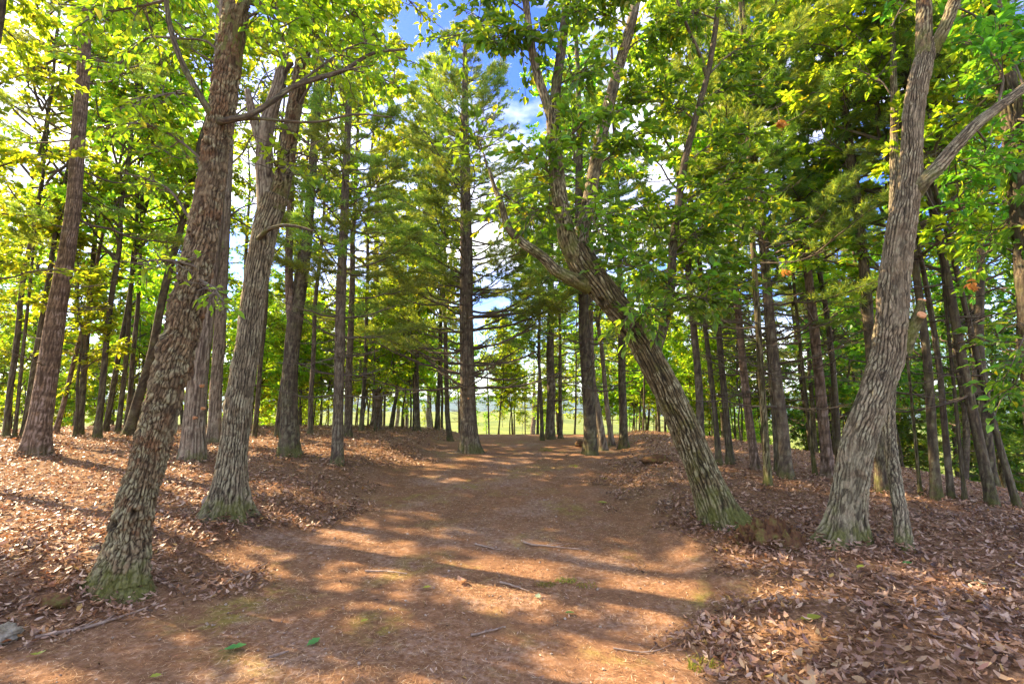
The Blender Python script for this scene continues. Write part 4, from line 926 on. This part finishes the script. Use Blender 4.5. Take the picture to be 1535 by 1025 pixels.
def build_litter():
    rg = np.random.default_rng(31); n = 760000
    y = 1.6 + 21 * rg.random(n) ** 1.75; x = (rg.random(n) * 2 - 1) * (1.12 * y + 1.2)
    dens = 3100 / (1 + (y / 3.9) ** 2)
    m = bank_mask(x, y)
    patch = .25 + 1.1 * smooth((fbm(x * .8, y * .8, 7.7) - .25) / .5)
    pdf = (1 / (1.75 * ((y - 1.6) / 21).clip(1e-4) ** (.75 / 1.75) * 21)) / (2 * (1.12 * y + 1.2)) * n
    keep = rg.random(n) < (m ** 1.5 * np.clip(patch, .6, 1) * dens + .03 * dens) / pdf
    keep &= ~((x > 12))
    x, y = x[keep], y[keep]; lift = rg.random(len(x)) ** 1.5 * .05 * bank_mask(x, y) + .008
    for T, r0, k in ((A, .24, 260), (B, .24, 320), (F, .28, 330), (G, .30, 420), (H_, .10, 160), (A2, .2, 160), (L_, .3, 260), (D_, .13, 120), (C_, .22, 160), (E, .26, 160)):
        a = rg.random(k) * 6.283; q = r0 * (.85 + 1.3 * rg.random(k) ** 1.6); x = np.append(x, T.o[0] + q * np.cos(a)); y = np.append(y, T.o[1] + q * np.sin(a)); lift = np.append(lift, .01 + .10 * rg.random(k) * np.exp(-(q - r0) / .12).clip(0, 1))
    for k in range(1): 
        a = rg.random(420) * 6.283; q = .42 * rg.random(420) ** .5; p = ground_at(1150, 818); x = np.append(x, p[0] + q * np.cos(a) * 1.3); y = np.append(y, p[1] + q * np.sin(a)); lift = np.append(lift, (.17 * (1 - q / .42) * rg.random(420) ** .6 + .015))
    n = len(x)
    P = np.stack([x, y, terrain(x, y) + lift], 1)
    size = rg.uniform(.028, .078, n) * (1 + .012 * y) * (.5 + .5 * bank_mask(x, y)); width = rg.uniform(.16, .46, n)
    arr = (P, rg.random(n) * 6.283, rg.normal(0, .33, n), rg.normal(0, .46, n), size, width, rg.uniform(-.3, .9, n))
    d = np.hypot(x, y); vis = (np.abs(x) < .97 * y) & (EYE - P[:, 2] < .58 * y * 1.0)
    order = np.argsort(np.where(vis, -size * width ** .5 / d, 0))[:300]
    k2 = np.ones(n, bool); k2[order] = False
    mb = MB(); V, T = litter_leaf_arrays(*[a[k2] for a in arr]); mb.add(V, T)
    tag(link('leaf_litter', mb.mesh('leaf_litter', M['brown_leaf'])), kind='stuff')
    lib = []
    for k in range(10):
        mb = MB(); V, T = litter_leaf_arrays(np.zeros((1, 3)), np.zeros(1), np.zeros(1), np.array([.4 * (-1) ** k]), np.ones(1), np.array([.22 + .028 * k]), np.array([-.2 + .15 * k])); mb.add(V, T); lib.append(mb.mesh('fallen_leaf', M['brown_leaf']))
    for k, i in enumerate(order):
        o = link('fallen_leaf', lib[k % 10], ground); o.location = P[i] + [0, 0, .012]; o.rotation_euler = (arr[3][i], arr[2][i], arr[1][i]); o.scale = (size[i],) * 3
    print('litter', n)
    # pine straw on the path
    n = 140000; y = 1.7 + 11 * rg.random(n) ** 1.6; x = path_left(y) - .9 + rg.random(n) * (path_right(y) - path_left(y) + 1.8)
    pt = fbm(x * 1.1, y * 1.1, 3.3); k = rg.random(n) < np.clip((pt - .3) * 3, .15, 1); x, y = x[k], y[k]; n = len(x)
    P = np.stack([x, y, terrain(x, y) + .006 + rg.random(n) * .016], 1); yaw = rg.random(n) * 6.283; D = np.stack([np.cos(yaw), np.sin(yaw), rg.normal(0, .12, n)], 1)
    L = rg.uniform(.03, .085, (n, 1)); X = np.stack([-D[:, 1], D[:, 0], D[:, 2] * 0], 1); bend = X * rg.normal(0, .18, (n, 1)) * L; wd = .00095 * (1 + .2 * y[:, None])
    V = np.stack([P, P + D * L * .5 + bend - X * wd, P + D * L * .5 + bend + X * wd, P + D * L], 1).reshape(-1, 3)
    b_ = np.arange(n)[:, None] * 4; mb = MB(); mb.add(V, np.concatenate([b_ + [[0, 1, 2]], b_ + [[1, 3, 2]]]))
    tag(link('pine_straw', mb.mesh('pine_straw', M['straw'])), kind='stuff')
build_litter()
def build_gravel():
    rg = np.random.default_rng(51); n = 900; y = 1.9 + 8 * rg.random(n) ** 1.5; x = path_left(y) + rg.random(n) * (path_right(y) - path_left(y))
    P = np.stack([x, y, terrain(x, y) + .004], 1); r = rg.gamma(2.0, .0028, n) + .003
    D = np.array([[1, 0, 0], [0, 1, 0], [-1, 0, 0], [0, -1, 0], [0, 0, .8], [0, 0, -.8]], float)
    V = P[:, None] + (D[None] * r[:, None, None] * rg.uniform(.6, 1.3, (n, 6, 1))) @ np.linalg.qr(rg.normal(0, 1, (n, 3, 3)))[0] * np.array([1, 1, .7])
    b = np.arange(n)[:, None] * 6; F_ = [[0, 1, 4], [1, 2, 4], [2, 3, 4], [3, 0, 4], [1, 0, 5], [2, 1, 5], [3, 2, 5], [0, 3, 5]]
    mb = MB(); mb.add(V.reshape(-1, 3), np.concatenate([b + [q] for q in F_])); tag(link('path_gravel', mb.mesh('path_gravel', M['tanrock'])), kind='stuff')
build_gravel()

# ------------------------------------------------------------------ small things on the ground
def stick(px0, px1, w, label, bend=.03, name='fallen_stick', mat='stick', forks=2, seed=1):
    a = ground_at(*px0); b_ = ground_at(*px1); rg = np.random.default_rng(seed); k = 7; t = np.linspace(0, 1, k)
    L = np.linalg.norm(b_ - a); P = a + (b_ - a) * t[:, None]; d = unit(b_ - a); s = np.array([-d[1], d[0], 0])
    P += s * (np.sin(t * 3.14)[:, None] * bend * L * rg.choice([-1, 1]) + rg.normal(0, .012 * L, (k, 1)))
    r0 = w * .3 * cam_depth((a + b_) / 2) / FPX; P[:, 2] = terrain(P[:, 0], P[:, 1]) + r0 * .9 + .006
    o = empty(name, P[0], label, 'stick'); mb = MB(); tube(mb, P - P[0], r0 * (1.1 - .6 * t), 7, 22); link('stem', mb.mesh('stem', M[mat], True), o)
    for f in range(forks):
        q = P[2 + f] - P[0]; mb = MB(); dd = unit(d + s * rg.choice([-1, 1]) * rg.uniform(.5, .9) + [0, 0, .12]); tt = np.linspace(0, 1, 4)[:, None]
        tube(mb, q + dd * tt * L * rg.uniform(.18, .3), r0 * (.55 - .35 * tt[:, 0]), 5, 8); link('side_twig', mb.mesh('side_twig', M[mat], True), o)
    return o
stick((52, 960), (238, 908), 9, 'longest dark bent stick lying below the shaggy oak, at lower left', .05, seed=1)
stick((80, 955), (130, 938), 5, 'short dark stick under the longest bent stick', .04, seed=2)
stick((330, 880), (400, 846), 6, 'grey stick along the path edge right of the shaggy oak', .04, seed=3)
stick((235, 872), (275, 892), 4, 'forked pale twig in front of the shaggy oak foot', .1, seed=4)
stick((548, 858), (610, 862), 6, 'dark knobbly stick lying alone in shade left of the path middle', .04, seed=5)
stick((784, 815), (882, 826), 5, 'long pale stick in the sunlit patch in the middle of the path', .05, seed=6)
stick((712, 817), (752, 827), 4, 'thin pale twig left of the long pale stick', .03, seed=7)
stick((750, 875), (792, 888), 6, 'thick brown stick near the tuft of grass in mid path', .03, seed=8)
stick((706, 955), (755, 942), 6, 'dark stick in the lower middle of the path', .05, seed=9)
stick((402, 990), (432, 980), 9, 'stubby brown stick near the green leaf at lower left', .03, forks=0, seed=10)
stick((920, 975), (1012, 966), 4, 'thin curved twig on bare pale clay at the lower right of the path', .15, seed=11)
stick((1300, 1020), (1352, 1003), 7, 'dark twig at the path edge in the lower right corner leaves', .04, seed=12)
stick((1370, 945), (1480, 985), 5, 'long thin stick lying on the right leaf bank', .04, seed=13)
stick((1120, 905), (1190, 880), 4, 'dead grass coloured twig on the edge of the right leaf bank', .08, seed=14)
stick((1395, 700), (1535, 722), 5, 'long fallen grey branch lying across the right slope', .02, forks=2, seed=15)
stick((1430, 755), (1530, 778), 5, 'low fallen branch in front of the strong leaning pine at the right', .03, seed=16)

def flat_leaf(px, py, L, mat, label, yaw, name='fallen_green_leaf', cat='leaf', lobes=True, curl=.25):
    p = ground_at(px, py); rg = np.random.default_rng(int(px)); k = 9; t = np.linspace(0, 1, k)
    w = .30 * np.sin(np.pi * np.clip(t * .96 + .02, 0, 1)) ** .8 * (1 + (.22 * np.cos(t * 19) if lobes else 0)) + .008
    up = curl * ((t - .5) ** 2) ; V = []
    for s in (1, 0, -1): V.append(np.stack([t - .5, s * w, up + abs(s) * w * .35], 1))
    V = np.concatenate(V) * L; q = np.arange(k - 1); Q = np.concatenate([np.stack([q, q + 1, k + q + 1, k + q], 1), np.stack([k + q, k + q + 1, 2 * k + q + 1, 2 * k + q], 1)])
    o = empty(name, p + [0, 0, .016], label, cat); o.rotation_euler = (rg.normal(0, .12), rg.normal(0, .12), yaw)
    mb = MB(); mb.add(V, None, Q); link('blade', mb.mesh('blade', M[mat], True), o)
    mb = MB(); tube(mb, np.array([[-.5, 0, .06], [-.6, .02, .05], [-.72, .01, .02]]) * L, np.array([.012, .01, .008]) * L, 4); link('stalk', mb.mesh('stalk', M[mat], True), o)
flat_leaf(352, 976, .13, 'green_leaf', 'fresh green leaf lying on needles at lower left of the path', .3)
flat_leaf(470, 966, .09, 'green_leaf', 'smaller dark green leaf right of the fresh green leaf', .9)
flat_leaf(806, 898, .075, 'pale_leaf', 'pale mint upturned leaf beside the grass tufts on the path', 1.3, curl=.7)
flat_leaf(854, 922, .07, 'green_leaf', 'small light green leaf right below the pale mint leaf', .1)
flat_leaf(640, 883, .07, 'lime_leaf', 'lime yellow leaf in shade left of the curled tan leaf', .2)
flat_leaf(56, 985, .075, 'lime_leaf', 'crumpled lime leaf in the lower left corner by the grey rock', .8, curl=.8)
flat_leaf(233, 1018, .06, 'lime_leaf', 'lime yellow leaf at the bottom frame edge on the left', 1.0)
flat_leaf(546, 934, .06, 'lime_leaf', 'tiny lime leaf on sunlit needles left of the path middle', .9)
flat_leaf(692, 875, .12, 'tan_leaf', 'curled tan leaf with a stalk standing out in the shaded path middle', -.9, 'fallen_tan_leaf', curl=1.2)
flat_leaf(1360, 847, .085, 'green_leaf', 'bright green leaf just below the slim lichen trunk', -.4)
flat_leaf(1290, 853, .08, 'lime_leaf', 'yellow leaf on the right bank below the stout pale oak', .5)
flat_leaf(1216, 931, .13, 'lime_leaf', 'long yellow green leaf at the edge of the right leaf bank', -.2, lobes=False)
flat_leaf(1467, 877, .10, 'pale_leaf', 'pale leaf lying flat on the far right of the leaf bank', -.5)
flat_leaf(1267, 870, .13, 'tan_leaf', 'broad tan leaf standing upright among the right bank leaves', 1.5, 'fallen_tan_leaf', curl=.9)
flat_leaf(380, 746, .14, 'orange_leaf', 'orange leaf by the mossy foot of the forked oak', .4, 'fallen_orange_leaf')
flat_leaf(905, 719, .12, 'lime_leaf', 'bright lime leaf on the right side of the upper path', .1)
flat_leaf(903, 755, .13, 'lime_leaf', 'lime leaf in the sunlit strip left of the leaning oak foot', .0)

def lump(px, py, size, mat, label, name, cat, seed=1, sink=.3, squash=(1, 1, .6), mossy=None):
    p = ground_at(px, py); n1, n2 = 22, 13; th = np.linspace(0, 2 * np.pi, n1, endpoint=False); ph = np.linspace(.03, np.pi - .03, n2)
    TH, PH = np.meshgrid(th, ph); d = np.stack([np.cos(TH) * np.sin(PH), np.sin(TH) * np.sin(PH), np.cos(PH)], -1)
    f = .45 + 1.0 * fbm(d[..., 0] * 1.9 + seed * 3, d[..., 1] * 1.9, d[..., 2] * 1.9, 4); f = np.round(f * 6) / 6 * .5 + f * .5
    V = (d * f[..., None] * np.array(squash) * size).reshape(-1, 3)
    o = empty(name, p, label, cat); mb = MB(); mb.add(V + [0, 0, size * squash[2] * (.8 - sink)], None, ring_quads(n2, n1)); link('body', mb.mesh('body', M[mat], 'rock' not in mat), o)
    if mossy:
        mb = MB(); V2 = (d * (f * 1.015 + .02 * fbm(d[..., 0] * 9, d[..., 1] * 9, d[..., 2] * 9))[..., None] * np.array(squash) * size); k = n2 // 2
        V2 = V2[:k].reshape(-1, 3); mb.add(V2 + [0, 0, size * squash[2] * (.8 - sink)], None, ring_quads(k, n1)); link('moss_cap', mb.mesh('moss_cap', M[mossy], True), o)
lump(3, 960, .11, 'rock', 'grey angular rock cut off at the lower left edge', 'rock', 'rock', 2)
lump(312, 764, .10, 'tanrock', 'tan pointed stone leaning on the foot of the forked oak', 'stone', 'stone', 5, .2, (.8, .7, 1))
lump(142, 822, .05, 'rock', 'small pale grey stone among leaves left of the shaggy oak', 'stone', 'stone', 7)
lump(75, 905, .11, 'rot', 'dark mossy root lump at the bank edge left of the shaggy oak foot', 'rotten_root', 'stump', 9, .6, (1.3, .8, .6))
lump(985, 694, .22, 'rot', 'dark rotten log lump beyond the path, left of the leaning oak', 'rotten_log', 'log', 11, .4, (1.4, .6, .5))
lump(870, 670, .17, 'rot', 'small brown stump left of the thick dark path edge pine', 'small_stump', 'stump', 13, .3, (1, .7, .7))
# rotten stump beside the leaning oak: a broken shell of slabs round a crumbled core
def stump():
    p = ground_at(1150, 818); o = empty('rotten_stump', p, 'crumbling mossy brown stump mound between the leaning oak and the stout pale oak', 'stump'); mb = MB()
    n1, n2 = 90, 40; th = np.linspace(0, 2 * np.pi, n1, endpoint=False); q = np.linspace(0, 1, n2); TH, Q = np.meshgrid(th, q)
    lobe = 1 + .5 * (fbm(np.cos(TH) * 2.2 + 5, np.sin(TH) * 2.2, Q * .6, 3) - .5) * 2
    r = (.02 + .27 * Q ** .9) * lobe; cx, sx = r * np.cos(TH) * 1.35, r * np.sin(TH) * .8
    z = .27 * (1 - Q ** 1.3) * (.1 + 1.7 * fbm(cx * 12, sx * 12, 1.5, 5)) + .05 * (np.abs(2 * vnoise(cx * 30 + 3 * vnoise(cx * 8, sx * 8), sx * 7) - 1)) * (1 - Q) - .10 * Q ** 3
    V = np.stack([cx, sx, z + .0], -1).reshape(-1, 3); mb.add(V, None, ring_quads(n2, n1)); link('shell', mb.mesh('shell', M['rot'], False), o)
    rg = np.random.default_rng(6); mb = MB()
    for k in range(70):
        a = rg.random() * 6.283; q = rg.random() ** .7 * .24; L = rg.uniform(.07, .22); w = rg.uniform(.010, .028); t = w * .5
        d = unit(np.array([math.cos(a) * rg.uniform(.2, 1.2), math.sin(a) * rg.uniform(.2, 1.2), rg.uniform(-.1, .9)])); sx = unit(np.cross(d, [0, 0, 1.])); sz = np.cross(sx, d)
        c = np.array([q * math.cos(a) * 1.35, q * math.sin(a) * .8, .15 * (1 - q / .27) + .02])
        V = [c + sx * i * w * f + sz * j * t * f + d * L * e for e, f in ((-.3, 1), (.35, .9), (.7, .25)) for i, j in ((1, 1), (-1, 1), (-1, -1), (1, -1))]
        mb.add(V, None, np.vstack([ring_quads(3, 4), [[8, 9, 10, 11]]]))
    tag(link('splinters', mb.mesh('splinters', M['rot']), o), kind='stuff')
stump()
def tuft(px, py, n, h, label, seed, spread=.06, name='grass_tuft'):
    p = ground_at(px, py); rg = np.random.default_rng(seed); a = rg.random(n) * 6.283; rr = rg.random(n) ** .5 * spread
    B_ = np.stack([rr * np.cos(a) * 1.6, rr * np.sin(a), np.zeros(n)], 1); D = unit(np.stack([rg.normal(0, .5, n), rg.normal(0, .5, n), np.ones(n)], 1)); X = unit(np.cross(D, rg.normal(0, 1, (n, 3)))) * .0022
    L = h * rg.uniform(.5, 1.2, (n, 1)); tipd = D * L + np.stack([D[:, 0], D[:, 1], -.4 * np.ones(n)], 1) * L * .5
    V = np.stack([B_ - X, B_ + X, B_ + D * L * .6 + X * .8, B_ + D * L * .6 - X * .8, B_ + tipd], 1).reshape(-1, 3); b_ = np.arange(n)[:, None] * 5
    mb = MB(); mb.add(V, np.concatenate([b_ + [q] for q in ([0, 1, 2], [0, 2, 3], [3, 2, 4])])); o = link(name, mb.mesh(name, M['grass']), None, tuple(p)); tag(o, label, 'grass tuft')
tuft(818, 878, 70, .05, 'leftmost of three yellow green grass tufts in the sunlit path middle', 1)
tuft(848, 872, 90, .05, 'middle of three yellow green grass tufts in the sunlit path middle', 2)
tuft(880, 879, 60, .045, 'rightmost of three yellow green grass tufts in the sunlit path middle', 3)
tuft(1052, 1003, 90, .09, 'dry grass tuft at the bottom right of the path', 4)
tuft(818, 676, 90, .14, 'small green weed tuft on the upper path near the crest pine', 5, .12, 'weed_tuft')
tuft(860, 700, 30, .08, 'tiny green weed on the upper path below the thick dark pine', 6, .06, 'weed_tuft')
def dead_cluster(px, py, Y, L, label, seed):
    p = at(px, py, Y); rg = np.random.default_rng(seed); n = 14; o = empty('dead_leaf_cluster', p, label, 'dead leaves')
    D = unit(rg.normal(0, .55, (n, 3)) + [0, 0, -1]); U = unit(rg.normal(0, 1, (n, 3))); mb = MB(); V, T = leaf_arrays(rg.normal(0, .02, (n, 3)), D, U, L * rg.uniform(.6, 1.1, n), .4, .2, False, .3); mb.add(V, T); link('dead_leaves', mb.mesh('dead_leaves', M['orange_leaf']), o)
    mb = MB(); tube(mb, [[0, 0, -.02], [.02, .03, .12], [.05, .15, .3]], [.004, .004, .003], 4, 8); link('twig', mb.mesh('twig', M['twig']), o)
dead_cluster(1168, 182, YF + .5, .13, 'hanging orange brown dead leaf bunch high between the leaning oak and the slender pine', 1)
dead_cluster(1457, 424, YG + .6, .10, 'brown dead leaf bunch hanging right of the sawn stub', 2)
dead_cluster(1178, 405, YF + .6, .08, 'small brown dead leaf bunch low in the leaves left of the slender pine', 3)

# ------------------------------------------------------------------ the air between here and the far hills
def haze():
    x0, x1, y0, y1, z0, z1 = -5300, 5300, -60, 3400, -125, 60
    V = [(x, y, z) for x in (x0, x1) for y in (y0, y1) for z in (z0, z1)]
    me = bpy.data.meshes.new('haze'); me.from_pydata(V, [], [(0, 1, 3, 2), (4, 6, 7, 5), (0, 4, 5, 1), (2, 3, 7, 6), (0, 2, 6, 4), (1, 5, 7, 3)]); me.update()
    m, t, out = new_mat('haze_air'); v = N(t, 'ShaderNodeVolumePrincipled'); v.inputs['Color'].default_value = (.55, .76, 1, 1); v.inputs['Density'].default_value = .00016; v.inputs['Anisotropy'].default_value = .3
    t.links.new(v.outputs[0], out.inputs['Volume']); me.materials.append(m)
    tag(link('haze', me), kind='stuff')
haze()
